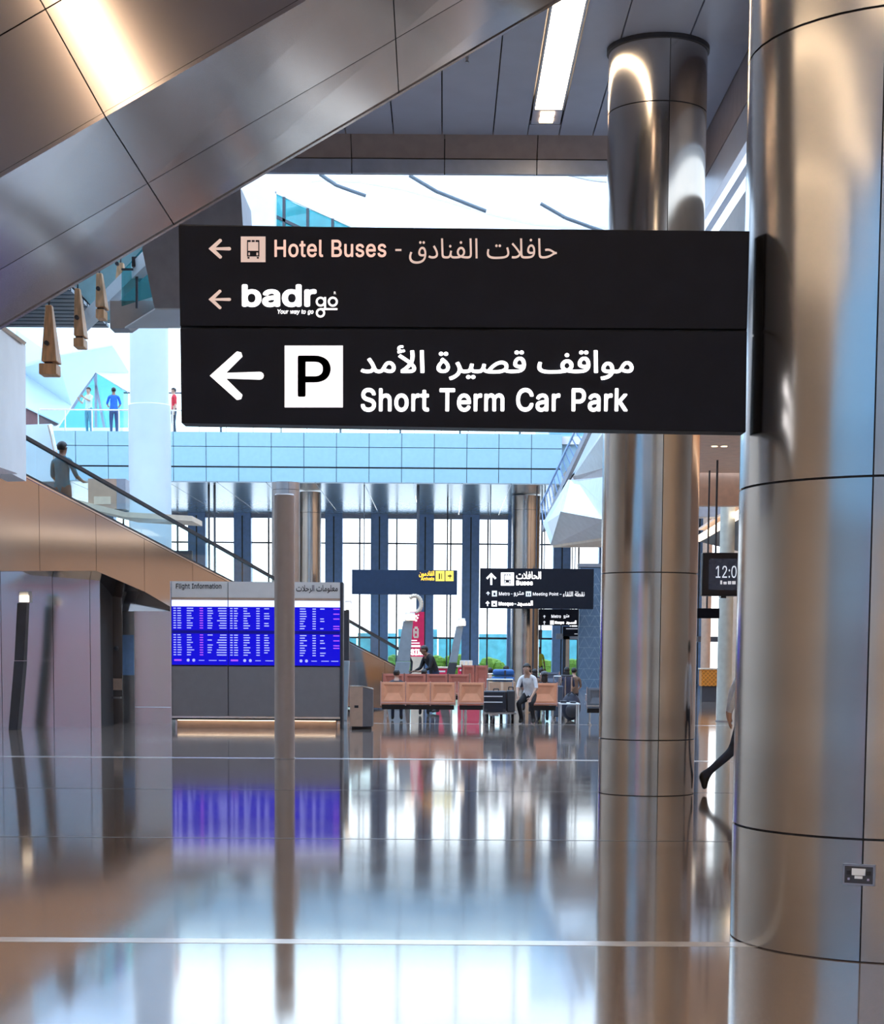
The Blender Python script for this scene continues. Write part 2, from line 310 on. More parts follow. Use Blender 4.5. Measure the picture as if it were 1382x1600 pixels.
# ------------------------------------------------------------------ lettering
GLY = json.loads('''{"0":[453,[[227,-7,264,-7,189,-7,130,24,157,3,103,45,69,113,83,74,55,152,48,254,48,199,48,309,69,395,55,356,83,434,130,484,104,464,157,505,227,516,189,516,264,516,323,484,296,505,350,464,384,395,370,434,398,356,405,254,405,309,405,199,384,113,398,152,370,74,323,24,350,45,297,3],[227,50,202,50,252,50,290,74,273,58,308,90,330,144,321,113,339,174,344,254,344,211,344,297,330,365,339,334,321,395,290,435,308,419,273,451,227,460,252,460,202,460,163,435,180,451,146,419,123,365,132,395,114,334,109,254,109,297,109,211,123,144,114,174,132,113,163,74,146,90,180,58]]],"1":[453,[[76,0,181,0,76,18,76,55,76,36,181,55,391,55,286,55,391,36,391,0,391,18,286,0],[276,509,250,509,276,339,276,0,276,170,255,0,212,0,234,0,212,149,212,448,212,299,211,448,209,448,210,448,168,418,86,358,127,388,86,381,86,427,86,404,123,454,198,509,161,481,224,509]]],"2":[453,[[64,0,172,0,64,16,64,47,64,32,121,108,234,229,177,168,254,249,282,282,270,267,295,298,311,327,304,313,317,341,320,371,320,356,320,390,308,419,316,405,299,432,273,449,288,442,259,456,224,460,242,460,204,460,172,447,187,456,158,439,139,413,147,428,131,399,127,362,127,382,107,362,66,362,86,362,66,392,86,442,72,419,100,465,143,496,119,483,167,509,225,516,194,516,255,516,306,497,282,509,329,484,361,445,348,467,374,424,381,372,381,399,381,354,371,318,378,335,364,300,336,259,353,280,319,237,267,180,296,211,229,140,153,60,191,100,153,59,153,57,153,58,231,57,389,57,310,57,389,38,389,0,389,19,281,0]]],"3":[453,[[218,-7,252,-7,187,-7,133,10,158,-1,107,21,70,57,86,37,54,78,44,132,46,103,66,132,109,132,87,132,111,114,126,87,117,99,136,75,165,59,149,65,181,53,219,50,199,50,239,50,275,61,258,53,292,68,315,93,305,79,324,107,329,145,329,124,329,163,316,196,325,181,307,212,275,234,293,224,256,243,201,248,231,248,186,248,157,248,172,248,157,265,157,299,157,282,200,349,288,448,244,399,288,450,288,452,288,451,215,452,70,452,142,452,70,471,70,509,70,490,171,509,372,509,272,509,372,493,372,461,372,477,319,400,211,278,265,339,211,282,211,289,211,285,249,293,308,276,281,288,335,263,371,222,356,246,386,199,393,145,393,173,393,115,370,66,385,89,355,43,309,12,335,25,282,0]]],":":[188,[[95,-4,108,-4,83,-4,63,9,72,0,54,18,50,41,50,28,50,54,63,73,54,65,72,82,95,87,83,87,108,87,128,73,119,82,137,65,141,41,141,54,141,28,128,9,137,18,119,0],[95,271,108,271,83,271,63,284,72,275,54,293,50,316,50,304,50,329,63,349,54,340,72,357,95,362,83,362,108,362,128,349,119,357,137,340,141,316,141,329,141,304,128,284,137,293,119,275]]],"A":[480,[[16,0,39,0,78,170,201,509,140,339,226,509,276,509,251,509,338,339,463,0,401,170,440,0,395,0,418,0,359,101,287,302,323,202,281,321,264,372,273,344,255,400,232,478,245,435,236,478,245,478,241,478,233,435,213,371,222,399,204,343,191,302,196,320,155,202,85,0,120,101,62,0],[110,142,197,142,110,161,110,199,110,180,197,199,370,199,283,199,370,180,370,142,370,161,283,142]]],"B":[456,[[60,0,122,0,60,170,60,509,60,339,120,509,241,509,181,509,276,509,329,491,306,503,352,479,381,442,369,462,392,422,398,374,398,399,398,352,387,320,394,334,379,306,356,286,369,294,344,277,315,267,330,271,315,265,315,262,315,264,331,261,363,245,347,255,379,235,402,203,392,221,413,185,418,136,418,163,418,111,400,67,412,87,388,46,344,18,370,30,319,6,247,0,287,0,184,0],[125,57,125,115,165,57,245,57,205,57,284,57,330,80,313,65,347,95,355,137,355,114,355,154,342,184,351,170,334,198,306,218,321,209,290,227,248,231,271,231,207,231,125,231,166,231,125,173],[125,285,125,341,162,285,238,285,200,285,257,285,288,296,273,289,303,303,323,326,315,313,332,339,336,372,336,355,336,395,313,429,328,414,297,444,240,452,273,452,202,452,125,452,163,452,125,396]]],"C":[510,[[267,-7,293,-7,223,-7,150,25,184,4,116,46,70,115,89,76,50,154,40,254,40,201,40,308,70,393,50,354,89,432,150,484,116,462,184,505,267,516,223,516,293,516,340,504,317,512,363,497,402,471,384,486,420,457,448,418,436,439,460,398,473,348,468,374,451,348,408,348,430,348,404,366,389,395,398,381,381,408,357,428,370,419,345,438,315,449,331,444,300,454,267,456,284,456,236,456,184,432,208,448,159,417,125,364,139,394,111,334,103,254,103,297,103,211,125,145,111,175,140,115,184,76,159,92,209,61,267,53,236,53,284,53,315,60,300,55,331,65,357,81,345,71,370,90,389,114,381,101,398,128,408,160,404,143,430,160,473,160,451,160,469,135,448,91,460,111,436,70,402,38,421,52,384,23,341,5,363,12,318,-3]]],"F":[410,[[60,0,82,0,60,170,60,509,60,339,163,509,369,509,266,509,369,490,369,452,369,471,288,452,125,452,206,452,125,394,125,278,125,336,198,278,346,278,272,278,346,259,346,221,346,240,272,221,125,221,198,221,125,147,125,0,125,74,103,0]]],"H":[517,[[60,0,82,0,60,170,60,509,60,339,82,509,125,509,103,509,125,435,125,289,125,362,214,289,392,289,303,289,392,362,392,509,392,435,414,509,457,509,435,509,457,339,457,0,457,170,435,0,392,0,414,0,392,77,392,232,392,155,303,232,125,232,214,232,125,155,125,0,125,77,103,0]]],"I":[300,[[31,0,111,0,31,19,31,57,31,38,60,57,118,57,89,57,118,189,118,452,118,320,89,452,31,452,60,452,31,471,31,509,31,490,111,509,269,509,190,509,269,490,269,452,269,471,240,452,183,452,212,452,183,320,183,57,183,189,212,57,269,57,240,57,269,38,269,0,269,19,190,0]]],"M":[628,[[60,0,81,0,60,170,60,509,60,339,91,509,152,509,121,509,193,402,277,187,235,294,280,180,287,159,284,170,291,148,299,123,295,136,303,110,311,84,307,97,315,71,322,49,319,59,317,49,307,49,312,49,310,59,318,83,314,70,322,95,330,121,326,108,334,134,342,158,338,147,346,170,352,187,349,179,394,294,476,509,435,402,507,509,568,509,537,509,568,339,568,0,568,170,547,0,504,0,525,0,504,97,504,291,504,194,504,302,504,327,504,314,505,340,505,369,505,354,505,383,506,413,506,398,506,428,507,457,507,443,509,457,513,457,511,457,508,441,498,409,503,426,492,393,482,363,487,378,477,348,467,322,472,334,463,309,456,291,459,299,418,194,342,0,380,97,323,0,286,0,305,0,248,97,170,291,209,194,167,299,159,321,163,309,155,333,145,361,150,346,140,376,129,408,135,391,124,424,112,457,118,441,114,457,119,457,117,457,119,444,120,416,120,431,120,401,121,372,121,387,121,357,122,328,121,342,122,315,122,291,122,302,122,194,122,0,122,97,101,0]]],"P":[445,[[60,0,82,0,60,170,60,509,60,339,118,509,235,509,177,509,274,509,332,487,307,502,358,473,390,430,377,454,402,405,409,348,409,378,409,317,390,265,402,290,377,241,332,207,358,222,307,193,235,186,274,186,193,186,109,186,151,186,109,205,109,242,109,224,150,242,233,242,191,242,259,242,297,256,281,247,313,265,333,294,325,278,341,310,344,348,344,328,344,368,333,402,341,386,325,417,297,439,313,430,280,448,232,452,259,452,196,452,125,452,160,452,125,301,125,0,125,151,103,0]]],"S":[447,[[224,-9,263,-9,187,-9,128,9,155,-3,100,21,64,60,79,38,49,82,38,137,40,107,60,137,104,137,82,137,106,117,123,88,112,101,134,75,166,59,149,65,184,52,224,49,203,49,247,49,286,60,268,53,304,68,329,92,319,78,340,105,346,139,346,121,346,155,332,179,341,169,323,189,296,205,311,198,281,211,245,222,264,217,224,228,184,239,204,234,142,251,86,289,109,268,63,311,52,372,52,339,52,401,75,448,60,426,90,469,138,498,111,486,164,510,227,516,194,516,261,516,316,498,290,510,342,486,377,449,362,469,392,428,401,378,400,404,380,378,337,378,358,378,335,403,302,437,323,423,281,451,225,459,256,459,203,459,167,448,184,455,151,441,129,418,138,431,120,406,115,376,115,391,115,358,131,334,120,344,142,323,169,308,154,314,184,302,212,293,199,297,230,289,264,279,247,284,279,275,312,264,295,270,328,257,359,238,344,248,373,227,395,198,385,214,404,181,408,139,408,162,408,111,386,64,401,86,372,41,323,11,351,24,296,-2]]],"T":[449,[[32,452,85,452,32,471,32,509,32,490,160,509,417,509,288,509,417,490,417,452,417,471,363,452,257,452,310,452,257,301,257,0,257,151,235,0,193,0,214,0,193,151,193,452,193,301,139,452]]],"Y":[472,[[203,0,225,0,203,69,203,208,203,139,141,308,16,509,79,409,41,509,91,509,66,509,125,454,192,344,159,399,203,326,222,292,213,309,231,275,250,230,240,255,241,230,224,230,232,230,233,255,251,293,242,276,260,310,280,344,270,327,314,399,381,509,347,454,406,509,455,509,430,509,393,409,268,208,330,308,268,139,268,0,268,69,247,0]]],"a":[389,[[160,-9,182,-9,136,-9,94,5,114,-4,75,14,48,45,59,27,36,62,30,108,30,83,30,130,43,161,35,147,52,175,78,193,63,185,92,201,125,211,108,207,143,215,178,220,160,218,201,223,234,227,219,225,248,228,265,235,258,231,272,239,276,255,276,245,276,255,276,257,276,256,276,272,267,297,273,286,261,308,240,322,252,316,228,328,196,331,213,331,178,331,149,322,162,328,136,317,118,301,126,309,110,292,100,274,104,283,80,280,41,291,61,285,50,314,79,346,62,332,95,360,133,375,113,369,153,381,194,384,173,384,208,384,239,379,223,383,255,376,286,360,271,370,301,351,322,320,313,338,332,303,337,251,337,280,337,168,337,0,337,84,317,0,277,0,297,0,277,17,277,52,277,35,275,52,272,52,274,52,268,43,252,25,261,34,243,15,215,1,230,7,200,-5],[170,45,155,45,193,45,228,59,212,50,243,68,263,93,255,79,271,107,276,138,276,122,276,155,276,190,276,173,273,187,259,182,268,184,251,180,231,176,242,178,221,174,200,171,210,172,190,170,175,168,182,169,161,166,134,159,147,163,121,154,103,139,111,148,96,131,92,105,92,119,92,92,102,72,95,81,109,63,130,52,118,57,142,48]]],"b":[424,[[229,-8,261,-8,206,-8,172,4,187,-4,158,12,138,31,146,21,129,42,118,59,123,51,116,59,112,59,114,59,112,39,112,0,112,20,92,0,53,0,72,0,53,170,53,509,53,339,73,509,114,509,93,509,114,446,114,319,114,382,115,319,118,319,117,319,123,327,137,346,129,336,145,356,171,373,157,365,186,381,229,384,205,384,261,384,313,361,289,376,337,345,370,293,356,322,383,263,390,189,390,229,390,149,370,84,383,114,356,55,313,16,337,32,289,0],[220,47,197,47,244,47,279,66,263,53,295,78,316,117,308,95,324,138,328,189,328,162,328,216,316,261,324,240,308,282,280,311,296,299,264,324,220,330,244,330,197,330,161,312,177,324,145,300,125,263,133,284,117,242,113,189,113,217,113,161,125,115,117,136,133,94,162,65,146,77,178,53]]],"d":[424,[[195,-8,219,-8,164,-8,111,16,136,0,87,32,55,84,68,55,41,114,34,189,34,149,34,229,55,293,41,263,69,322,112,361,88,345,136,376,196,384,164,384,219,384,253,373,238,381,268,365,287,346,279,356,296,336,306,319,302,327,308,319,311,319,309,319,311,382,311,509,311,446,331,509,372,509,351,509,372,339,372,0,372,170,352,0,313,0,332,0,313,20,313,59,313,39,311,59,307,59,309,59,302,51,287,31,295,42,278,21,252,4,267,12,238,-4],[205,47,181,47,227,47,263,65,247,53,279,77,299,115,291,94,308,136,312,189,312,161,312,217,300,263,308,242,292,284,263,312,279,300,247,324,205,330,228,330,181,330,145,311,161,324,129,299,108,261,116,282,100,240,96,189,96,216,96,162,109,117,100,138,117,95,145,66,129,78,161,53]]],"e":[404,[[212,-8,238,-8,175,-8,117,16,143,0,90,33,56,85,70,56,41,114,34,187,34,148,34,226,55,290,41,260,69,319,115,359,89,343,141,376,205,384,171,384,226,384,266,374,246,381,285,367,319,341,303,356,335,326,357,282,348,306,366,258,371,194,371,228,371,186,371,169,371,178,272,169,75,169,174,169,75,187,75,221,75,204,163,221,338,221,250,221,329,215,310,202,319,208,310,227,298,269,306,249,290,288,263,314,278,303,247,325,205,330,228,330,182,330,146,313,163,325,130,302,109,270,118,288,100,251,96,211,96,232,96,200,96,178,96,189,96,150,110,106,101,126,120,87,151,61,134,72,168,51,212,46,189,46,228,46,254,53,241,48,266,57,285,73,277,64,294,82,306,105,301,93,325,101,365,91,345,96,359,71,335,39,349,54,321,24,283,4,303,13,262,-4]]],"f":[254,[[228,379,154,379,228,362,228,327,228,344,154,327,6,327,80,327,6,344,6,379,6,362,80,379],[81,0,101,0,81,144,81,432,81,288,81,453,96,486,86,471,106,500,135,519,119,511,152,526,187,530,169,530,201,530,222,527,213,529,232,525,243,521,238,523,238,503,227,468,233,486,224,470,215,472,220,471,210,473,195,474,203,474,176,474,154,460,163,469,146,451,142,419,142,437,142,279,142,0,142,140,121,0]]],"g":[425,[[207,-151,238,-151,179,-151,134,-140,155,-147,113,-132,82,-110,96,-123,69,-98,51,-69,58,-84,67,-60,101,-41,84,-50,107,-49,122,-66,113,-57,130,-75,154,-88,141,-82,168,-94,207,-97,186,-97,238,-97,282,-75,263,-90,302,-60,311,-6,311,-37,311,19,311,68,311,44,310,68,306,68,308,68,301,60,287,41,295,51,278,32,252,16,267,23,238,8,195,5,219,5,164,5,113,27,137,12,88,41,55,90,69,62,41,118,34,191,34,152,34,230,55,293,41,264,69,322,112,361,88,345,137,376,196,384,165,384,220,384,253,373,239,381,268,365,288,346,280,356,297,336,308,319,303,327,309,319,313,319,311,319,313,339,313,379,313,359,333,379,372,379,353,379,372,250,372,-9,372,121,372,-42,350,-90,365,-69,335,-111,291,-136,316,-126,266,-146],[205,59,181,59,228,59,264,75,248,64,280,86,300,121,292,101,308,141,312,193,312,165,312,220,300,264,308,243,292,284,264,312,280,301,248,324,205,330,228,330,181,330,145,312,161,324,129,299,109,262,117,283,100,242,96,193,96,219,96,166,109,123,100,143,117,103,145,76,129,87,162,65]]],"h":[410,[[114,227,114,249,114,151,114,0,114,76,93,0,53,0,73,0,53,170,53,509,53,339,73,509,114,509,93,509,114,435,114,287,114,361,110,287,102,287,106,287,114,322,152,362,131,347,174,377,227,384,199,384,253,384,295,369,276,379,315,358,341,321,330,342,352,299,357,240,357,273,357,160,357,0,357,80,337,0,296,0,316,0,296,78,296,235,296,157,296,265,273,304,288,288,258,321,210,329,237,329,192,329,161,317,175,325,146,309,126,283,135,298,118,267]]],"i":[167,[[53,0,73,0,53,126,53,379,53,253,73,379,114,379,93,379,114,253,114,0,114,126,93,0],[84,443,95,443,72,443,54,455,62,447,45,462,41,483,41,472,41,494,54,512,45,504,62,520,84,524,72,524,95,524,114,512,106,520,122,504,126,483,126,494,126,472,114,455,122,462,106,447]]],"k":[381,[[110,137,132,158,110,162,110,212,110,187,113,212,121,212,117,212,175,268,284,379,230,323,310,379,360,379,335,379,301,319,184,199,243,259,182,199,177,199,179,199,155,178],[53,0,73,0,53,170,53,509,53,339,73,509,114,509,93,509,114,339,114,0,114,170,93,0],[294,0,320,0,245,62,148,186,197,124,162,200,191,229,177,214,252,152,372,0,312,76,346,0]]],"l":[189,[[139,-2,147,-2,110,-2,74,20,88,5,60,35,53,84,53,57,53,226,53,509,53,367,73,509,114,509,93,509,114,372,114,99,114,235,114,81,120,62,116,69,125,55,146,52,133,52,152,52,160,53,157,52,164,53,170,54,167,54,173,37,181,3,177,20,175,1,162,-1,169,0,154,-2]]],"m":[610,[[53,0,73,0,53,126,53,379,53,253,72,379,112,379,92,379,112,351,112,295,112,323,111,295,108,295,109,295,113,316,132,346,121,332,144,359,172,376,157,369,187,383,219,386,203,386,247,386,287,361,270,378,305,344,321,295,316,322,318,295,312,295,315,295,317,313,337,343,325,329,349,357,381,375,364,367,398,382,437,386,416,386,459,386,497,372,479,381,515,362,541,328,530,348,551,309,557,255,557,285,557,170,557,0,557,85,536,0,496,0,516,0,496,85,496,254,496,169,496,281,473,313,488,301,457,325,419,330,439,330,402,330,374,320,387,327,362,313,345,290,352,303,339,278,335,247,335,263,335,165,335,0,335,82,315,0,274,0,295,0,274,87,274,260,274,173,274,281,253,311,267,298,239,324,199,330,221,330,185,330,158,320,171,327,144,313,126,289,134,303,118,276,114,238,114,258,114,159,114,0,114,79,93,0]]],"n":[410,[[114,227,114,249,114,151,114,0,114,76,93,0,53,0,73,0,53,126,53,379,53,253,72,379,112,379,92,379,112,349,112,287,112,318,109,287,102,287,106,287,114,322,152,362,131,347,174,377,227,384,199,384,253,384,295,369,276,379,314,358,341,321,330,342,352,299,357,240,357,273,357,160,357,0,357,80,337,0,296,0,316,0,296,78,296,235,296,157,296,265,273,304,288,288,258,321,210,329,237,329,192,329,161,317,175,325,146,309,126,283,135,298,118,267]]],"o":[415,[[207,-8,242,-8,173,-8,117,16,143,0,91,33,56,85,71,56,41,114,34,187,34,149,34,227,56,291,41,262,71,321,117,360,91,343,143,376,207,384,173,384,242,384,299,360,273,376,325,343,359,291,345,321,374,262,381,187,381,227,381,149,359,85,374,114,345,56,299,16,325,33,273,0],[207,46,182,46,233,46,270,66,254,53,287,79,307,117,299,96,315,139,319,187,319,162,319,213,307,258,315,236,299,280,270,310,287,297,254,323,207,330,233,330,182,330,145,310,161,323,129,297,108,258,116,280,100,237,96,187,96,213,96,162,108,117,100,139,116,96,145,66,129,79,161,53]]],"q":[424,[[372,-143,372,31,351,-143,311,-143,331,-143,311,-76,311,59,311,-8,309,59,306,59,308,59,302,51,287,31,295,42,278,21,252,4,267,12,238,-4,195,-8,219,-8,164,-8,111,16,136,0,87,32,55,84,68,55,41,114,34,189,34,149,34,229,55,293,41,263,69,322,112,361,88,345,136,376,196,384,164,384,219,384,253,373,238,381,268,365,287,346,279,356,296,336,307,319,302,327,309,319,313,319,311,319,313,339,313,379,313,359,332,379,372,379,352,379,372,205],[205,47,181,47,227,47,263,65,247,53,279,77,299,115,291,94,308,136,312,189,312,161,312,217,300,263,308,242,292,284,263,312,279,300,247,324,205,330,228,330,181,330,145,311,161,324,129,299,108,261,116,282,100,240,96,189,96,216,96,162,109,117,100,138,117,95,145,66,129,78,161,53]]],"r":[259,[[53,0,73,0,53,126,53,379,53,253,72,379,112,379,92,379,112,360,112,321,112,340,113,321,115,321,114,321,122,340,152,367,135,355,170,379,213,385,190,385,218,385,229,384,223,385,235,384,243,384,240,384,243,363,243,322,243,343,242,323,230,324,237,323,223,325,207,326,215,326,189,326,159,315,173,322,145,307,126,284,134,297,118,270,114,237,114,255,114,158,114,0,114,79,93,0]]],"s":[365,[[182,-8,211,-8,156,-8,112,3,133,-4,92,11,62,38,75,23,49,53,36,94,40,72,55,98,94,107,74,102,99,86,124,60,109,70,139,50,181,45,158,45,208,45,244,62,229,51,260,74,268,103,268,87,268,116,254,136,263,127,245,144,212,155,231,151,191,160,149,170,170,165,115,178,72,208,89,191,55,225,47,274,47,247,47,296,65,332,53,315,77,348,115,370,94,361,136,380,187,384,160,384,213,384,254,372,235,380,272,365,299,339,287,353,310,325,324,290,319,309,305,286,268,277,287,281,263,292,243,316,255,304,230,327,187,333,212,333,165,333,131,317,146,327,116,306,109,277,109,293,109,263,124,243,114,252,134,235,172,223,150,228,191,218,229,209,210,214,264,201,306,171,290,188,323,154,331,107,331,133,331,84,312,47,325,64,300,30,260,6,282,16,237,-3]]],"t":[227,[[204,379,138,379,204,362,204,327,204,344,138,327,6,327,72,327,6,344,6,379,6,362,72,379],[65,471,65,345,85,471,126,471,106,471,126,347,126,98,126,222,126,81,136,61,129,69,143,54,170,50,154,50,174,50,185,51,179,50,191,52,202,54,197,53,206,36,213,2,209,19,207,0,192,-3,200,-2,184,-4,168,-4,176,-4,136,-4,92,21,110,4,74,38,65,93,65,62,65,219]]],"u":[410,[[182,-5,211,-5,157,-5,115,11,134,0,95,21,69,59,80,37,58,80,53,139,53,107,53,219,53,379,53,299,73,379,114,379,93,379,114,301,114,144,114,222,114,114,137,75,121,91,152,58,200,50,173,50,218,50,249,62,235,54,264,70,283,97,275,81,292,112,296,153,296,131,296,228,296,379,296,304,316,379,357,379,337,379,357,253,357,0,357,126,337,0,298,0,318,0,298,31,298,92,298,61,301,92,307,92,304,92,295,57,257,17,279,32,235,2]]],"v":[389,[[163,0,184,0,114,126,17,379,66,253,40,379,84,379,62,379,111,305,165,155,138,230,174,132,187,87,181,110,193,64,206,21,199,42,198,21,184,21,191,21,191,42,203,87,197,64,209,110,224,155,216,132,251,230,305,379,278,305,327,379,371,379,349,379,323,253,226,0,275,126,205,0]]],"w":[567,[[138,0,158,0,99,126,23,379,61,253,44,379,87,379,66,379,103,324,133,214,118,269,140,191,154,137,147,165,161,108,175,41,168,76,172,41,165,41,168,41,172,75,186,135,179,106,193,163,206,214,199,190,221,269,252,379,237,324,273,379,316,379,295,379,332,324,362,214,347,269,368,190,382,136,375,164,388,107,402,41,395,76,399,41,391,41,395,41,399,75,413,135,406,107,420,164,434,214,427,190,449,269,480,379,465,324,502,379,545,379,523,379,506,253,429,0,468,126,409,0,368,0,389,0,352,57,319,172,335,114,314,189,305,225,309,207,300,243,291,280,295,261,286,299,277,338,281,318,281,338,291,338,286,338,286,319,277,280,281,299,272,261,263,225,267,243,258,206,248,172,253,189,231,114,199,0,215,57,178,0]]],"y":[389,[[47,-139,51,-140,52,-121,61,-86,57,-103,65,-86,71,-87,68,-87,83,-90,104,-89,94,-91,114,-87,130,-74,122,-82,138,-66,151,-36,145,-53,155,-24,163,-1,159,-13,114,126,17,379,66,252,40,379,84,379,62,379,111,305,165,155,138,230,174,132,187,87,181,109,193,64,206,21,199,42,198,21,184,21,191,21,190,42,202,87,196,64,209,110,224,155,216,132,251,230,305,379,278,305,327,379,371,379,349,379,316,234,204,-58,260,88,196,-78,177,-107,187,-94,166,-120,139,-136,153,-129,125,-142,91,-145,109,-145,81,-145,65,-143,72,-144,57,-142]]]}''')
AR = {'ا':'FE8D FE8E','أ':'FE83 FE84','ح':'FEA1 FEA2 FEA3 FEA4','ف':'FED1 FED2 FED3 FED4','ل':'FEDD FEDE FEDF FEE0','ت':'FE95 FE96 FE97 FE98',
      'ن':'FEE5 FEE6 FEE7 FEE8','د':'FEA9 FEAA','ق':'FED5 FED6 FED7 FED8','م':'FEE1 FEE2 FEE3 FEE4','و':'FEED FEEE','ص':'FEB9 FEBA FEBB FEBC',
      'ي':'FEF1 FEF2 FEF3 FEF4','ر':'FEAD FEAE','ة':'FE93 FE94','س':'FEB1 FEB2 FEB3 FEB4','ج':'FE9D FE9E FE9F FEA0','ط':'FEC1 FEC2 FEC3 FEC4',
      'ع':'FEC9 FECA FECB FECC','ء':'FE80','لا':'FEFB FEFC','لأ':'FEF7 FEF8'}
def shape_arabic(s):
    out = []
    for w in s.split(' '):
        t = []; i = 0
        while i < len(w):
            if w[i:i+2] in AR: t.append(w[i:i+2]); i += 2
            else: t.append(w[i]); i += 1
        g = ''; prev = False
        for k, c in enumerate(t):
            f = AR[c].split(); nxt = k+1 < len(t) and len(AR[t[k+1]].split()) > 1
            join = len(f) == 4 and nxt
            g += chr(int(f[(3 if prev else 2) if join else (1 if prev and len(f) > 1 else 0)], 16))
            prev = join
        out.append(g[::-1])
    return ' '.join(out[::-1])
def fill(splines, off=0.0, ext=0.0, res=4):
    """closed bezier outlines (x, y, lx, ly, rx, ry) -> triangles inside by the non-zero winding rule"""
    loops = []
    for pts in splines:
        loop = []
        for a, b in zip(pts, pts[1:]+pts[:1]):
            p0, p1, p2, p3 = a[0:2], a[4:6], b[2:4], b[0:2]
            d = abs((p1[0]-p0[0])*(p3[1]-p0[1])-(p1[1]-p0[1])*(p3[0]-p0[0]))+abs((p2[0]-p0[0])*(p3[1]-p0[1])-(p2[1]-p0[1])*(p3[0]-p0[0]))
            n = res if d > 1e-5 else 1
            for k in range(n):
                t = k/n; u = 1-t
                loop.append((u*u*u*p0[0]+3*u*u*t*p1[0]+3*u*t*t*p2[0]+t*t*t*p3[0], u*u*u*p0[1]+3*u*u*t*p1[1]+3*u*t*t*p2[1]+t*t*t*p3[1]))
        loops.append(loop)
    V = []; E = []
    for lp in loops:
        k = len(V); V += [Vector(p) for p in lp]
        E += [(k+i, k+(i+1) % len(lp)) for i in range(len(lp))]
    vo, eo, fo = delaunay_2d_cdt(V, E, [], 0, 1e-6)[:3]
    def wind(x, y):
        w = 0
        for lp in loops:
            for a, b in zip(lp, lp[1:]+lp[:1]):
                if (a[1] <= y) != (b[1] <= y):
                    xx = a[0]+(y-a[1])*(b[0]-a[0])/(b[1]-a[1])
                    if xx > x: w += 1 if b[1] > a[1] else -1
        return w
    f = []
    for q in fo:
        cx = sum(vo[i].x for i in q)/len(q); cy = sum(vo[i].y for i in q)/len(q)
        if wind(cx, cy): f.append(list(q))
    used = sorted({i for q in f for i in q}); re_ = {k: n for n, k in enumerate(used)}
    return [(vo[i].x, vo[i].y, 0) for i in used], [[re_[i] for i in q] for q in f]
def thicken(mb, off):
    """heavier strokes: the flat outline laid over itself in eight directions"""
    if off <= 0: return mb
    o = MB()
    for k in range(8):
        d = Vector((math.cos(PI*k/4), math.sin(PI*k/4), 0))*off
        o.add([v+d for v in mb.v], mb.f)
    return o
def text_flat(body, off=0.0, res=4, inter=True, squeeze=0.0):
    mb = MB()
    if inter and all(ch == ' ' or ch in GLY for ch in body):
        x = 0.0
        for ch in body:
            if ch == ' ': x += 0.24; continue
            adv, spl = GLY[ch]
            sp_ = [[[q/1000 for q in s[i:i+6]] for i in range(0, len(s), 6)] for s in spl]
            v, f = fill(sp_, 0, 0, res)
            mb.add([(p[0]+x, p[1], 0) for p in v], f)
            x += adv/1000 - squeeze + 1.2*max(0, off)
        return thicken(mb, off)
    c = D.curves.new('t', 'FONT'); c.body = body; c.size = 1
    o = D.objects.new('t', c); COL.objects.link(o)
    bpy.context.view_layer.update()
    cc = o.to_curve(bpy.context.evaluated_depsgraph_get())
    by = {}
    for s in cc.splines:
        by.setdefault(s.character_index, []).append([(p.co[0], p.co[1], p.handle_left[0], p.handle_left[1], p.handle_right[0], p.handle_right[1]) for p in s.bezier_points])
    o.to_curve_clear(); D.objects.remove(o); D.curves.remove(c)
    for k in by:
        v, f = fill(by[k], 0, 0, res)
        mb.add(v, f)
    return thicken(mb, off)
def lettering(name, body, x0, y0, x1, y1, Y, mat, parent, off=0.0, label=None, res=4, inter=True, squeeze=0.0, shear=0.0):
    """flat letters fitted between two pixels on the plane y = Y (just proud of a face)"""
    mb = text_flat(body, off, res, inter, squeeze)
    return fit(name, mb, x0, y0, x1, y1, Y, mat, parent, label, shear)
def fit(name, mb, x0, y0, x1, y1, Y, mat, parent, label=None, shear=0.0):
    xs = [v.x for v in mb.v]; ys = [v.y for v in mb.v]
    a, b = min(xs), max(xs); c, d = min(ys), max(ys)
    mb.v = [Vector((v.x+shear*(v.y-c), v.y, 0)) for v in mb.v]
    xs = [v.x for v in mb.v]; a, b = min(xs), max(xs)
    p, q = P(x0, y1, Y), P(x1, y0, Y)
    p2 = P(x1, y1, Y)
    mb.v = [Vector((p.x+(q.x-p.x)*(v.x-a)/(b-a), Y, p.z+(q.z-p2.z)*(v.y-c)/(d-c)+(p2.z-p.z)*(v.x-a)/(b-a))) for v in mb.v]
    o = obj(name, mb, mat, parent, label, smooth=False, fix=False)
    return o
def poly_px(name, polys, Y, mat, parent, th=0.004, label=None):
    mb = MB()
    for pts in polys:
        mb.prism([P(x, y, Y) for x, y in pts], (0, th, 0))
    return obj(name, mb, mat, parent, label, smooth=False)
def rect(x0, y0, x1, y1): return [(x0, y0), (x1, y0), (x1, y1), (x0, y1)]

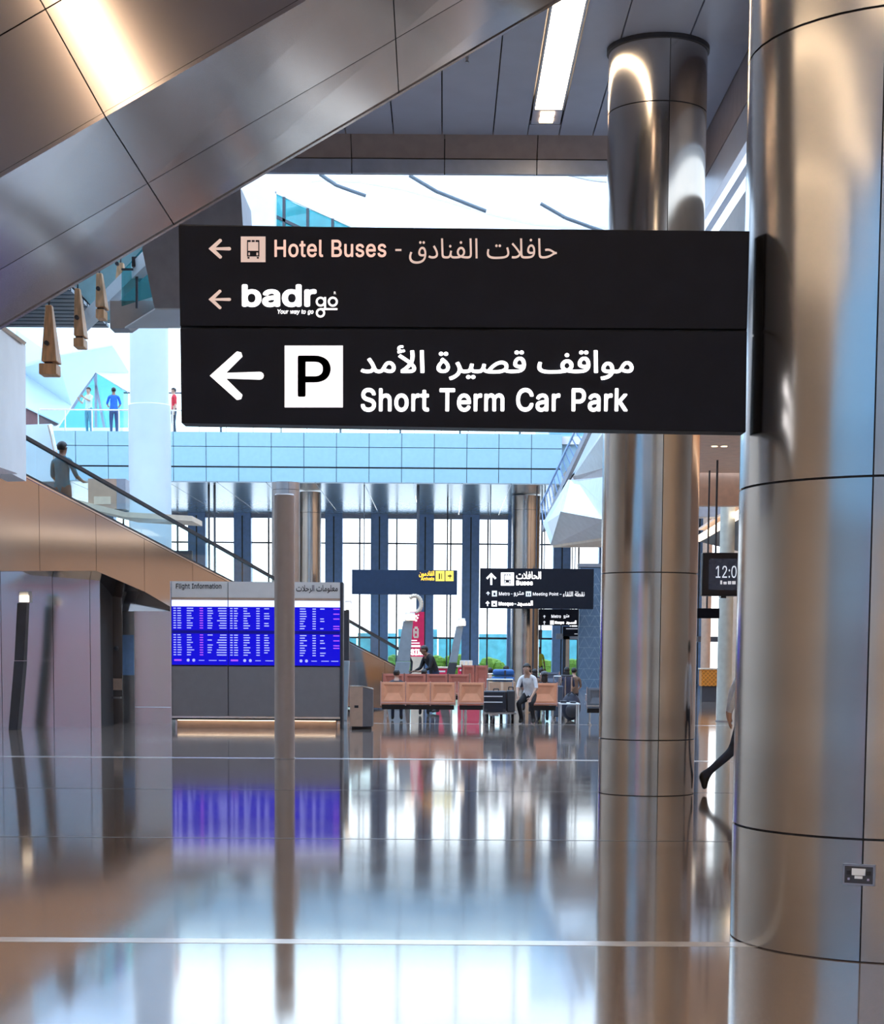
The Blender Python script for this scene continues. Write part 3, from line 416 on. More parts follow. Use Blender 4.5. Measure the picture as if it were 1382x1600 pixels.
# ------------------------------------------------------------------ materials
steel   = pm('brushed_steel', (0.60, 0.58, 0.56), 0.17, 1.0, var=0.04, scale=1.2, stretch=(.35,.35,1.6), bump=0.16, bscale=1.3)
steel_e = pm('escalator_steel', (0.45, 0.39, 0.37), 0.13, 1.0, var=0.02, scale=.8, bump=0.03, bscale=0.7)
steel_d = pm('dull_steel', (0.42, 0.42, 0.44), 0.35, 1.0, var=0.06, scale=4)
steel_w = pm('wall_steel', (0.62, 0.60, 0.58), 0.17, 1.0, var=0.02, scale=1, stretch=(1.6, 1.6, .25), bump=0.12, bscale=1.1)
darkgap = pm('dark_joint', (0.03, 0.03, 0.035), 0.6)
granite = pm('polished_granite', (0.15, 0.12, 0.105), 0.075, 0.0, var=0.10, scale=1.5, speck=(160, (0.26, 0.19, 0.15)), spec=0.5, ior=2.2, rvar=0.02)
inlay   = pm('pale_inlay', (0.62, 0.58, 0.55), 0.2, 0.4)
inlay_d = pm('dark_inlay', (0.03, 0.035, 0.045), 0.3)
ceil_m  = pm('ceiling_metal', (0.47, 0.52, 0.66), 0.4, 0.1, var=0.04, scale=2)
ceil_w  = pm('warm_ceiling', (0.92, 0.66, 0.50), 0.6)
fascia_b = pm('brown_fascia', (0.36, 0.31, 0.31), 0.45, 0.2)
fascia_g = pm('grey_fascia', (0.42, 0.48, 0.60), 0.4, 0.2)
lamp_w  = pm('warm_lamp', (1, 0.9, 0.8), 0.5, emit=(1.0, 0.74, 0.48), es=18.0)
lamp_s  = pm('small_lamp', (1, 0.8, 0.6), 0.5, emit=(1.0, 0.62, 0.36), es=7.0)
glow_c  = pm('cool_glow', (0.9, 0.95, 1), 0.5, emit=(0.78, 0.9, 1.0), es=1.5)
lamp_p  = pm('peach_lamp', (1, 0.85, 0.7), 0.5, emit=(1.0, 0.78, 0.55), es=3.0)
sign_bk = pm('sign_black', (0.009, 0.010, 0.017), 0.5, 0.0, var=0.1, spec=0.15)
sign_bl = pm('sign_navy', (0.012, 0.03, 0.07), 0.35, spec=0.4)
white_l = pm('lit_white_letter', (0.9, 0.9, 0.9), 0.5, emit=(1.0, 0.97, 0.98), es=1.0)
tan_l   = pm('lit_beige_letter', (0.6, 0.5, 0.46), 0.5, emit=(0.86, 0.62, 0.54), es=0.50)
yell_l  = pm('lit_yellow_letter', (0.8, 0.55, 0.05), 0.5, emit=(1.0, 0.80, 0.12), es=0.9)
balc    = pm('pale_blue_panel', (0.37, 0.62, 0.78), 0.35, var=0.03)
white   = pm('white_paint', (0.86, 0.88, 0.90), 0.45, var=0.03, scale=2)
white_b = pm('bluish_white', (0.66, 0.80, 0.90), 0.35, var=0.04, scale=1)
membr   = pm('white_roof_membrane', (0.85, 0.88, 0.9), 0.5, trans=(0.85, (0.92, 0.95, 0.97)))
seam_m  = pm('roof_seam', (0.12, 0.15, 0.18), 0.6)
pill_b  = pm('blue_grey_metal', (0.30, 0.50, 0.84), 0.4, 0.2, var=0.08)
mull    = pm('dark_mullion', (0.06, 0.07, 0.09), 0.5)
soffit_m = pm('glossy_soffit', (0.55, 0.62, 0.65), 0.22, 0.4, var=0.04)
glass_c = glass('clear_glass', (0.95, 0.98, 1.0), 0.06)
glass_t = glass('teal_glass', (0.45, 0.78, 0.80), 0.10)
glass_r = glass('railing_glass', (0.90, 0.98, 0.985), 0.03)
teal_p  = pm('teal_panel', (0.22, 0.62, 0.66), 0.3, var=0.2, scale=2)
ground_m = pm('pale_ground', (0.55, 0.55, 0.53), 0.9, var=0.1, scale=3)  # ground paled so the soffit reflects no green
hedge_m = pm('hedge_leaf', (0.38, 0.52, 0.06), 0.8, var=0.35, scale=20)
rail_d  = pm('dark_rubber_handrail', (0.012, 0.02, 0.03), 0.4)
wood    = pm('pale_wood', (0.80, 0.50, 0.27), 0.5, var=0.25, scale=4, stretch=(6,6,0.6))
darkblue = pm('dark_blue_slat', (0.05, 0.09, 0.13), 0.4)
redbrown = pm('red_brown_soffit', (0.16, 0.07, 0.07), 0.5)
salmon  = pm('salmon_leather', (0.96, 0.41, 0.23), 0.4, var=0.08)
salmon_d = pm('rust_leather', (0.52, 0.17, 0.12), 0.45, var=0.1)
salmon_f = pm('pink_trim', (0.78, 0.42, 0.34), 0.4)
chrome  = pm('chrome', (0.7, 0.7, 0.72), 0.15, 1.0)
black   = pm('black_plastic', (0.015, 0.015, 0.02), 0.45)
charcoal = pm('charcoal', (0.05, 0.05, 0.06), 0.5)
board_g = pm('grey_board', (0.26, 0.24, 0.25), 0.4, 0.2, var=0.04)
board_h = pm('beige_header', (0.80, 0.74, 0.70), 0.4, var=0.03)
scr_b   = pm('blue_screen', (0.002, 0.002, 0.05), 0.35, emit=(0.010, 0.007, 0.90), es=0.75, spec=.1)
scr_d   = pm('dark_blue_band', (0.002, 0.002, 0.02), 0.35, spec=.1, emit=(0.01, 0.01, 0.30), es=0.7)
scr_w   = pm('white_screen_band', (0.8, 0.8, 0.9), 0.2, emit=(0.85, 0.9, 1.0), es=0.9)
scr_t   = pm('screen_print', (0.6, 0.6, 0.9), 0.2, emit=(0.40, 0.43, 1.0), es=0.8)
scr_p   = pm('purple_print', (0.4, 0.1, 0.6), 0.2, emit=(0.50, 0.10, 0.95), es=0.8)
bin_f   = pm('tan_metal', (0.58, 0.40, 0.30), 0.4, 0.3)
bin_s   = pm('grey_bin_side', (0.18, 0.18, 0.20), 0.4, 0.3)
totem_m = pm('totem_grey', (0.34, 0.40, 0.45), 0.4, 0.3)
totem_d = pm('totem_dark', (0.06, 0.06, 0.07), 0.4, 0.2)
red_m   = pm('crimson', (0.75, 0.02, 0.10), 0.4)
cream   = pm('cream', (0.75, 0.62, 0.48), 0.5)
tanbox  = pm('cardboard', (0.55, 0.38, 0.26), 0.8)
blue_b  = pm('blue_nylon', (0.02, 0.13, 0.42), 0.5)
orange  = pm('orange_lattice', (0.85, 0.35, 0.04), 0.5)
patt_m  = pm('blue_patterned_metal', (0.13, 0.21, 0.32), 0.4, 0.4)
patt_l  = pm('pale_lattice', (0.35, 0.46, 0.56), 0.4, 0.4)
pinkw   = pm('pink_shop_panel', (0.90, 0.22, 0.27), 0.5)
amber_w = pm('amber_wall', (0.80, 0.42, 0.22), 0.5)
beige_w = pm('beige_wall', (0.62, 0.50, 0.40), 0.7)
grey_w  = pm('grey_wall', (0.34, 0.34, 0.36), 0.6)
bulk_m  = pm('grey_bulkhead', (0.32, 0.34, 0.40), 0.5)
# ================================================================== THE SETTING
CEIL = P(1040, 50, 19.65).z            # height of the near ceiling
YB, YF, YU = 70.0, 86.0, 94.0         # balcony front, lower facade, upper facade
XL, XR, YBACK = -24.0, 14.0, -22.0
ZS = P(691, 755, YB).z                # underside of the balcony
ZB = P(560, 676, YB).z                # top of the balcony parapet
Y_LINES = [G(300, 1470).y, G(560, 1311).y, G(560, 1235).y, G(300, 1184).y, G(700, 1131).y]

# floor: granite fields with inlaid lines between them
fl = struct('floor', MB().box(XL, XR, YBACK, YF, -0.30, -0.06), darkgap)
edges = [YBACK] + Y_LINES + [YF]
for i in range(len(edges)-1):
    a, b = edges[i], edges[i+1]
    g0 = 0.0 if i == 0 else 0.02
    obj('granite_field', MB().box(XL, XR, a+g0, b-0.02, -0.059, 0.0), granite, fl)
for i, (y, m, w) in enumerate(zip(Y_LINES, [inlay, inlay_d, inlay_d, inlay, inlay], [0.15, 0.02, 0.02, 0.28, 0.2])):  # last pale line paints in the bright reflection beneath the benches
    x0, x1 = (XL, XR)
    struct('trim_%d' % (i+1), MB().box(x0, x1, y-w/2, y+w/2, -0.05, 0.0015), m)

# unseen walls behind and beside, coloured for reflections, plus a court added for daylight
YN = -3.0                              # the near ceiling starts here
wl = sroot('wall_left', (XL, 20, 0))
obj('wall_panel', MB().box(XL-0.4, XL, YBACK, YN, 5, 14), balc, wl)
obj('wall_panel', MB().box(XL-0.4, XL, YBACK, YN, 0, 4.98), grey_w, wl)
obj('wall_panel', MB().box(XL-0.4, XL, YN, YF, 0, 13), beige_w, wl)
wr = sroot('wall_right', (XR, 20, 0))
obj('wall_panel', MB().box(XR, XR+0.4, YBACK, 26, 0, 14), beige_w, wr)
obj('wall_panel', MB().box(XR, XR+0.4, 26, YF, 0, 14), amber_w, wr)  # unseen wall, coloured amber to put an orange reflection in the steel
wb = sroot('wall_back', (0, YBACK, 0))
obj('wall_panel', MB().box(XL, -18, YBACK-0.4, YBACK, 4.2, 14), balc, wb)
obj('wall_panel', MB().box(-18, -2, YBACK-0.4, YBACK, 4.2, 14), grey_w, wb)
obj('wall_panel', MB().box(-15, -11, YBACK-0.4, YBACK, 0, 4.2), beige_w, wb)
obj('wall_panel', MB().box(-5, -2, YBACK-0.4, YBACK, 0, 4.2), beige_w, wb)
for k in range(4):
    obj('wall_panel', MB().box(-2, XR, YBACK-0.4, YBACK, 3.5*k, 3.5*k+3.48), (beige_w, grey_w)[k % 2], wb)
obj('wall_panel', MB().box(XL, -15, YBACK-0.4, YBACK, 0, 4.2), white, wb)
obj('shop_fascia', MB().box(XL+.2, -15.2, YBACK, YBACK+0.35, 2.3, 4.0), pinkw, wb)  # unseen shop, added for its pink reflection in the steel wall
obj('shop_counter', MB().box(XL+.2, -15.2, YBACK, YBACK+0.60, 0.5, 1.3), pinkw, wb)
obj('shop_shelf', MB().box(XL+.2, -15.2, YBACK, YBACK+0.70, 0.15, 0.45), white, wb)
obj('wall_panel', MB().box(-10.99, -5.01, YBACK-0.4, YBACK, 0, 4.2), amber_w, wb)
rb = sroot('added_court_roof', (0, -12, 14))  # translucent roof of the added court, lets daylight into the hall
for k in range(8): obj('roof_membrane', MB().box(XL+k*4.75+.04, XL+(k+1)*4.75-.04, YBACK-.4, YN, 14, 14.02), membr, rb)

# roofs
struct('roof_sky_block', MB().box(XL-0.4, XR+0.4, YN, 25.0, 12.5, 14.1), grey_w)  # unseen upper roof, added to block the sky above the near hall
# near ceiling over the photographer
YC1 = P(700, 226, 23.5).y
ceil = sroot('ceiling', (0, 0, CEIL))
LX = [-3.78, 1.235, 6.25]
obj('ceiling_slab', MB().box(XL, XR, YN, 12.6, CEIL, CEIL+0.3), ceil_m, ceil)
obj('ceiling_edge', MB().box(XL, XR, YN-.3, YN, CEIL-.2, 14), white, ceil)
# panelled field beyond the escalator, running away from the camera
YC0 = 17.2
xs = [P(p, 215, 23.4).x for p in (466, 540, 615, 691, 771)]
strip = 0.20
cuts = [-9.9, -8.9, -7.9, -6.9, -5.9, -4.9, -4.2, -3.5, -2.6] + xs + [LX[1]-strip, LX[1]+strip, 1.87, 2.6, 3.3]
for a, b in zip(cuts[:-1], cuts[1:]):
    if abs(a-(LX[1]-strip)) < 1e-6: 
        obj('ceiling_panel', MB().box(a+0.006, b-0.006, 23.05, YC1, CEIL, CEIL+0.05), ceil_m, ceil)
        continue
    obj('ceiling_panel', MB().box(a+0.008, b-0.008, YC0, YC1, CEIL, CEIL+0.05), ceil_m, ceil)
obj('ceiling_backing', MB().box(-10, 3.3, YC0, YC1, CEIL+0.15, CEIL+0.25), darkgap, ceil)
# drop fascia at its far edge
ft = sroot('trim_6', (0, YC1, CEIL))
zf1, zf2 = P(700, 247, YC1+0.25).z, P(700, 272, YC1+0.30).z
fc = [-10] + [P(p, 250, YC1).x for p in (258, 403, 548, 695, 841)] + [P(975, 250, YC1).x+0.2, 3.3]
for a, b in zip(fc[:-1], fc[1:]):
    obj('fascia_panel', MB().prism([(a+.006, YC1+.01, CEIL+.04), (a+.006, YC1+.26, zf1), (a+.006, YC1+.32, zf1), (a+.006, YC1+.32, CEIL+.04)], (b-a-.012, 0, 0)), fascia_b, ft)
    obj('fascia_panel', MB().box(a+.006, b-.006, YC1+.27, YC1+.37, zf2, zf1-.012), fascia_g, ft)
obj('fascia_backing', MB().box(-10, 3.3, YC1+.375, YC1+.395, zf2+.01, CEIL+.05), darkgap, ft)
struct('wall_upper', MB().box(-10, 3.3, YC1+.4, YC1+.7, CEIL, 12.5), grey_w)

# right-hand bulkhead that runs along the ceiling, bright slot below it
XW = 3.3
zs1, zs0 = CEIL - 0.95, CEIL - 1.50
tr = sroot('trim_7', (XW, 20, zs1))
obj('bulkhead_panel', MB().box(XW, XW+0.08, 12.6, 30, zs1+0.42, CEIL+0.3), fascia_b, tr)
obj('bulkhead_panel', MB().box(XW+0.01, XW+0.09, 12.6, 30, zs1, zs1+0.41), ceil_m, tr)
obj('bulkhead_panel', MB().box(XW+0.35, XW+0.4, 12.6, 30, zs0-0.1, zs1+0.3), white, tr)
obj('bulkhead_panel', MB().box(XW, XW+0.5, 12.6, 30, zs0-1.0, zs0), bulk_m, tr)
o = obj('glow_strip', MB().box(XW+0.20, XW+0.32, 12.7, 29.9, zs0+0.01, zs1-0.08), glow_c)  # glowing strip stands in for a sky window in the slot
tag(o, 'cool white glowing strip in the bright slot along the right-hand bulkhead', 'light')
struct('wall_cornice', MB().box(XW+0.3, XR, 12.6, 22.5, CEIL-0.0, CEIL+0.3), ceil_m)

# balcony: panelled front, soffit, floor
bx0, bx1 = P(84, 700, YB).x, P(878, 700, YB).x
bal = sroot('wall_balcony', (0, YB, ZS))
zrow = [ZS, P(560, 730, YB).z, P(560, 699, YB).z, ZB]
pc = [P(p, 700, YB).x for p in [84, 118, 169, 220, 271, 322, 373, 424, 475, 526, 577, 628, 679, 730, 780, 831, 879]]
for r in range(3):
    g = 0.05 if r == 0 else 0.015
    for a, b in zip(pc[:-1], pc[1:]):
        obj('panel', MB().box(a+.012, b-.012, YB, YB+.06, zrow[r]+.012, zrow[r+1]-g), balc, bal)
obj('backing', MB().box(bx0-2, bx1, YB+.08, YB+.3, ZS, ZB), darkgap, bal)
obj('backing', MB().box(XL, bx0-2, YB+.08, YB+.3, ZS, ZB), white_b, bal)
sf = sroot('ceiling_soffit', (0, YB, ZS))
sx = [XL+k*1.9 for k in range(20)]
for a, b in zip(sx[:-1], sx[1:]):
    obj('soffit_panel', MB().box(a+.012, min(b, XR)-.012, YB+.02, YF, ZS-.03, ZS+.02), soffit_m, sf)
obj('slab', MB().box(XL, XR, YB+.3, YU, ZB-.35, ZB-.05), white, sf)
struct('trim_8', MB().box(XL, XR, YF-.35, YF, P(560, 810, YF-.35).z, ZS-.04), fascia_g)

# lower facade: blue-grey pillars with glazing between them
ZT1, ZT2 = P(560, 849, YF).z, P(560, 996, YF).z
zt = P(560, 808, YF).z
k0, pw = 154, 27
pil = []
for k in range(14):
    px = 154 + 71*k
    a, b = P(px, 900, YF).x, P(px+pw, 900, YF).x
    pil.append((a, b))
    o = struct('pillar', MB().box(a, b, YF-.45, YF+.35, 0, zt+.3), pill_b, bevel=.03)
    obj('groove', MB().box((a+b)/2-.03, (a+b)/2+.03, YF-.46, YF-.44, 0.02, zt), mull, o)
struct('pillar', MB().box(XL, pil[0][0]-1.3, YF-.4, YF+.3, 0, ZS), pill_b)
for i, (a, b) in enumerate(zip(pil[:-1], pil[1:])):
    x0, x1 = a[1], b[0]
    w = sroot('window_%d' % (i+3), ((x0+x1)/2, YF, 0))
    obj('pane', MB().box(x0, x1, YF-.02, YF, ZT2, zt+.2), glass_c, w)
    obj('lower_pane', MB().box(x0, x1, YF-.02, YF, .12, ZT2), glass_r, w)
    xm = x0+(x1-x0)*(.30+.3*(i % 2))
    obj('mullion', MB().box(xm-.035, xm+.035, YF-.15, YF+.02, .1, zt), mull, w)
    obj('transom', MB().box(x0, x1, YF-.10, YF+.02, ZT1-.035, ZT1+.035), mull, w)
    obj('transom', MB().box(x0, x1, YF-.10, YF+.02, ZT2-.045, ZT2+.045), mull, w)
    obj('sill', MB().box(x0, x1, YF-.12, YF+.1, 0, .12), pill_b, w)

# upper hall: tall facade, white membrane roof in folded bays
zu1 = 16.5
ux = [XL+3.1*k for k in range(13)]
for i, (a, b) in enumerate(zip(ux[:-1], ux[1:])):
    w = sroot('window_%d' % (i+20), ((a+b)/2, YU, ZB))
    obj('pane', MB().box(a, b, YU-.02, YU, ZB, zu1+4), glass_c, w)
    obj('mullion', MB().box(b-.05, b+.05, YU-.2, YU, ZB, zu1+4), mull, w)
    for zz in (ZB+2.4, ZB+4.8):
        obj('transom', MB().box(a, b, YU-.1, YU, zz-.04, zz+.04), mull, w)
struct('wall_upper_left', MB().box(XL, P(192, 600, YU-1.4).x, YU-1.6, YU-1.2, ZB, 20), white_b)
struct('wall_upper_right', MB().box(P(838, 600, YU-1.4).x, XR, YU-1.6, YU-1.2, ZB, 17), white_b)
rf = sroot('roof_far', (0, 50, 18))
nb = 9
ys = [24.6+(YU+1-24.6)*k/nb for k in range(nb+1)]
for k in range(nb):
    mb = MB(); sm = MB()
    nx = 24
    rows = []
    for j in range(5):
        t = j/4; yy = ys[k]+(ys[k+1]-ys[k])*t
        row = []
        for i in range(nx+1):
            x = XL-1+(XR-XL+2)*i/nx
            z = 17.4 + 1.1*math.sin(PI*t) + 0.9*math.sin(x*.32+k*.5) + (yy-24)*.035
            if yy < 30: z = max(z, 12.8) 
            row.append((x, yy, z))
        rows.append(row)
    vs = [p for r in rows for p in r]; m = nx+1
    fs = [[j*m+i, j*m+i+1, (j+1)*m+i+1, (j+1)*m+i] for j in range(4) for i in range(nx)]
    mb.add(vs, fs)
    obj('roof_membrane', mb, membr, rf, fix=False)
    sm.path([Vector(p)+Vector((0, 0, -.12)) for p in rows[0]], .09, 6)
    obj('roof_rib', sm, white, rf)
struct('wall_gable', MB().box(XL-.4, XR+.4, 24.6, 24.9, 12.8, 19.5), white)
struct('wall_side', MB().box(XL-.4, XL, 24.9, YU, 13, 22), white)
struct('wall_side.001', MB().box(XR, XR+.4, 24.9, YU, 13, 22), white)
# slanted teal clerestory below the roof on the left
cl = sroot('window_40', (P(430, 330, 58).x, 58, 15))
cp = [(430, 302), (462, 318), (497, 333), (533, 348), (560, 360), (560, 400), (430, 400)]
obj('pane', MB().prism([P(x, y, 58) for x, y in cp], (0, .06, 0)), glass_t, cl)
obj('reveal', MB().prism([P(x, y, 59) for x, y in cp], (0, .2, 0)), teal_p, cl)
for a, b in (((430, 300), (562, 359)), ((444, 308), (444, 380)), ((481, 326), (481, 380)), ((520, 342), (520, 380)), ((430, 338), (520, 380)), ((430, 300), (430, 390))):
    obj('glazing_bar', MB().bar(P(a[0], a[1], 57.9), P(b[0], b[1], 57.9), .09, .12, (0, 1, 0)), mull if a[1] > 303 else white, cl)
struct('trim_9', MB().prism([P(x, y, 57) for x, y in ((378, 296), (404, 276), (430, 300), (430, 410), (392, 410))], (0, .5, 0)), white)
for a, b in (((640, 274), (760, 330)), ((845, 318), (955, 366)), ((500, 272), (572, 306))):
    p, q = P(a[0], a[1], 66), P(b[0], b[1], 66)
    struct('beam', MB().path([p, p.lerp(q, .35)+Vector((0, 0, -.12)), p.lerp(q, .7)+Vector((0, 0, -.06)), q], .07, 8), seam_m)

# outside: pale ground, hedge, teal screens
struct('ground', MB().box(-60, 60, YF+.4, 160, -.4, -.05), ground_m)
hb = MB()
for k in range(380):
    x = random.uniform(-16, 11); s = random.uniform(.25, .48)
    hb.ball((x, YF+7+random.uniform(-.3, .3), random.uniform(.1, 1.1)), s, s, s*.8, 6, 4)
o = obj('hedge', hb, hedge_m); tag(o, 'bright yellow-green hedge outside behind the glass facade', 'hedge', kind='stuff')
for k in range(15):
    x = -21+2.3*k
    o = struct('wall_outside' if k == 0 else 'wall_outside.%03d' % k, MB().box(x+.04, x+2.26, YF+16, YF+16.1, 0, 2.25+.25*((k*7) % 3)), teal_p)

# ------------------------------------------------------------------ columns
def ang(c, px):
    """angle on a column's near face that shows at pixel column px"""
    t = (px-CX)/F_*math.cos(PITCH)
    best, ba = 9, 0
    return t
def column(name, label, c, r, z0, z1, joints, seam_a, nseg, mat, mat_core=None, top=True, group=None):
    root = thing(name, label, 'column', (c[0], c[1], 0), group, 'thing')
    obj('core', MB().lathe((c[0], c[1], 0), [(r-.02, z0), (r-.02, z1)], 48), mat_core or darkgap, root)
    zz = [z0]+joints+[z1]
    for a, b in zip(zz[:-1], zz[1:]):
        for k in range(nseg):
            a0 = seam_a+2*PI*k/nseg; a1 = seam_a+2*PI*(k+1)/nseg
            g = .004/r
            obj('cladding_panel', MB().shell(c, r, a+.006, b-.006, a0+g, a1-g, max(6, 48//nseg)), mat, root)
    obj('base_ring', MB().lathe((c[0], c[1], 0), [(r-.012, 0), (r-.012, .02)], 48), darkgap, root)
    return root
def seam_angle(c, r, px, py=1000):
    # solve for the near-face angle whose projection is px
    best = None
    for k in range(721):
        a = PI + PI*k/720
        x, y = c[0]+r*math.cos(a), c[1]+r*math.sin(a)
        e_ = abs(P(px, py, y).x - x)
        if best is None or e_ < best[0]: best = (e_, a)
    return best[1]
C1, R1 = (2.525, 9.96), 0.886
C2, R2 = (2.31, 20.2), 0.54
def zat(px, py, c, r): return P(px, py, c[1]-r).z
s1 = seam_angle(C1, R1, 1358)
col1 = column('steel_column', 'huge brushed steel column nearest the camera at the right edge', C1, R1, 0, CEIL-.002,
              [zat(1340, 1314, C1, R1), zat(1340, 741, C1, R1), zat(1340, 741, C1, R1)+2.3], s1, 2, steel)
s2 = seam_angle(C2, R2, 1032)
col2 = column('steel_column', 'brushed steel column standing behind the big black sign', C2, R2, 0, CEIL-.001,
              [zat(1010, 1157, C2, R2), zat(1010, 894, C2, R2), zat(1010, 894, C2, R2)+2.2, P(1040, 157, 19.66).z], s2, 2, steel)
obj('shade_ring', MB().lathe((C2[0], C2[1], 0), [(R2+.02, CEIL-.05), (R2+.02, CEIL-.001)], 48), charcoal, col2)  # dark flush ring stands in for the shade under the ceiling
def far_column(px0, px1, Y, z1, label, joints=(), mat=steel, group=None, z0=0):
    a, b = P(px0, 900, Y).x, P(px1, 900, Y).x
    r = (b-a)/2
    return column('steel_column', label, ((a+b)/2, Y+r), r, z0, z1, list(joints), -PI/2+.3, 2, mat)
far_column(800, 845, YB+4, ZS-.08, 'shiny far steel column behind the buses sign', [P(820, 796, YB+4).z])
far_column(466, 501, YB+3, ZS-.08, 'far steel column just right of the slim grey pole', [P(480, 800, YB+3).z])
far_column(423, 467, 52, P(445, 752, 52).z, 'thick dark steel column directly behind the slim grey pole', [P(445, 764, 52).z], steel_d)
# slim pole in front of the flight board
g = G(445, 1185)
r = (P(460.5, 1180, g.y).x-P(429, 1180, g.y).x)/2
pt = P(445, 772, g.y).z
t = thing('slim_pole', 'slim plain grey pole in front of the flight information board', 'pole', (P(445, 1180, g.y).x, g.y, 0))
pcx = P(445, 1180, g.y).x
pole_m = pm('satin_pole', (0.52, 0.47, 0.46), 0.38, 0.25, var=.04)
obj('shaft', MB().lathe((pcx, g.y, 0), [(r, 0.012), (r, pt-.02), (r-.02, pt)], 40), pole_m, t)
obj('foot_ring', MB().lathe((pcx, g.y, 0), [(r+.015, 0), (r+.015, .012)], 40), steel_d, t)
# tall white column in the atrium
Yw = 50
a, b = P(195, 640, Yw).x, P(262, 690, Yw).x
wc = thing('white_column', 'tall white atrium column left of the black sign', 'column', ((a+b)/2, Yw+.6, 0), None, 'thing')
rw = (b-a)/2; zr = P(228, 628, Yw).z
obj('lower_shaft', MB().lathe(((a+b)/2, Yw+rw, 0), [(rw, 0), (rw, zr-.03), (rw-.04, zr)], 48), white_b, wc)
obj('upper_shaft', MB().lathe(((a+b)/2, Yw+rw, 0), [(rw-.05, zr+.002), (rw-.05, 13)], 48), white_b, wc)
# socket box low on the nearest column
Yk = C1[1]-R1
sa = seam_angle(C1, R1, 1343, 1370)
ctr = Vector((C1[0]+R1*math.cos(sa), C1[1]+R1*math.sin(sa), P(1343, 1369, Yk+.02).z))
nrm = Vector((math.cos(sa), math.sin(sa), 0)); tan = Vector((-math.sin(sa), math.cos(sa), 0))
def plate(w, h, d0, d1, ox=0, oz=0):
    c = ctr+tan*ox+Vector((0, 0, oz))
    q = [c+tan*w/2-Vector((0, 0, h/2)), c-tan*w/2-Vector((0, 0, h/2)), c-tan*w/2+Vector((0, 0, h/2)), c+tan*w/2+Vector((0, 0, h/2))]
    return MB().hexa([p+nrm*d0 for p in q], [p+nrm*d1 for p in q])
sb = thing('socket_box', 'small steel power socket box low on the nearest column', 'socket', ctr)
obj('frame', plate(.165, .108, -.02, .012), steel_d, sb)
obj('back_plate', plate(.145, .088, .012, .014), charcoal, sb)
obj('socket_insert', plate(.07, .035, .014, .02, 0, .016), white, sb)
obj('socket_insert', plate(.04, .014, .014, .02, .0, -.012), white, sb)
for ox in (-.05, .05):
    obj('screw', plate(.012, .012, .014, .019, ox, -.022), chrome, sb)
    obj('latch', plate(.022, .022, .014, .022, ox, .012), black, sb)

# ------------------------------------------------------------------ overhead escalator
Y1, Y2 = 13.2, 16.6
A0, A1 = P(0, 278, Y1), P(480, 0, Y1)
B0, B1 = P(0, 510, Y2), P(870, 0, Y2)
dA = (A1-A0).normalized()
dB = (B1-B0).normalized()
nup = Vector((-dA.z, 0, dA.x))
esc = thing('escalator', 'large steel escalator crossing overhead at the upper left', 'escalator', (A0.x, Y1, 0))
def EA(s): return A0+dA*s
def EB(s): return B0+dB*s
def soff(s, t): return EA(s).lerp(EB(s+(A0-B0).x*-1*-1*0), t)
sB = (A0-B0).dot(dA)      # same station on the far edge
def soff(s, t): return EA(s).lerp(EB(s+sB), t)
S0, S1 = -2.5, 7.0
core = MB().hexa([soff(S0, .01)+nup*.05, soff(S1, .01)+nup*.05, soff(S1, .99)+nup*.05, soff(S0, .99)+nup*.05],
                 [soff(S0, .01)+nup*1.3, soff(S1, .01)+nup*1.3, soff(S1, .99)+nup*1.3, soff(S0, .99)+nup*1.3])
obj('truss_core', core, darkgap, esc)
sw = (P(165, 183, Y1)-A0).dot(dA)     # the joint seen at the left
step = 2.35
st = [sw+step*k for k in range(-2, 5)]
for a, b in zip(st[:-1], st[1:]):
    a_, b_ = a+.005, b-.005
    for (t0, t1, nn) in ((0.0, .56, 0), (.565, 1.0, 1)):
        c4 = [soff(a_, t0), soff(b_, t0), soff(b_, t1), soff(a_, t1)]
        obj('soffit_panel', MB().hexa(c4, [p+nup*.03 for p in c4]), steel_e, esc)
    for (n0, n1) in ((0.033, .85), (.86, 1.6)):
        q = [EA(a_)+nup*n0, EA(b_)+nup*n0, EA(b_)+nup*n1, EA(a_)+nup*n1]
        obj('side_panel', MB().hexa(q, [p+Vector((0, .03, 0)) for p in q]), steel_e, esc)
obj('edge_trim', MB().bar(EB(st[0]+sB)+Vector((0, .03, .03)), EB(st[-1]+sB)+Vector((0, .03, .03)), .07, .07, (0, 1, 0)), steel_e, esc)
# side on the far side
q = [EB(st[0]+sB), EB(st[-1]+sB), EB(st[-1]+sB)+nup*1.6, EB(st[0]+sB)+nup*1.6]
obj('side_panel', MB().hexa(q, [p+Vector((0, .03, 0)) for p in q]), steel_e, esc)
# glass balustrades and handrails on top
for f, yo in ((EA, .1), (EB, -.1)):
    off = 0 if f is EA else sB
    q = [f(st[0]+off)+nup*1.55, f(st[-1]+off)+nup*1.55, f(st[-1]+off)+nup*2.35, f(st[0]+off)+nup*2.35]
    q = [p+Vector((0, yo, 0)) for p in q]
    obj('balustrade_glass', MB().hexa(q, [p+Vector((0, .012, 0)) for p in q]), glass_r, esc)
    obj('handrail', MB().bar(q[3], q[2], .08, .08, (0, 1, 0)), rail_d, esc)

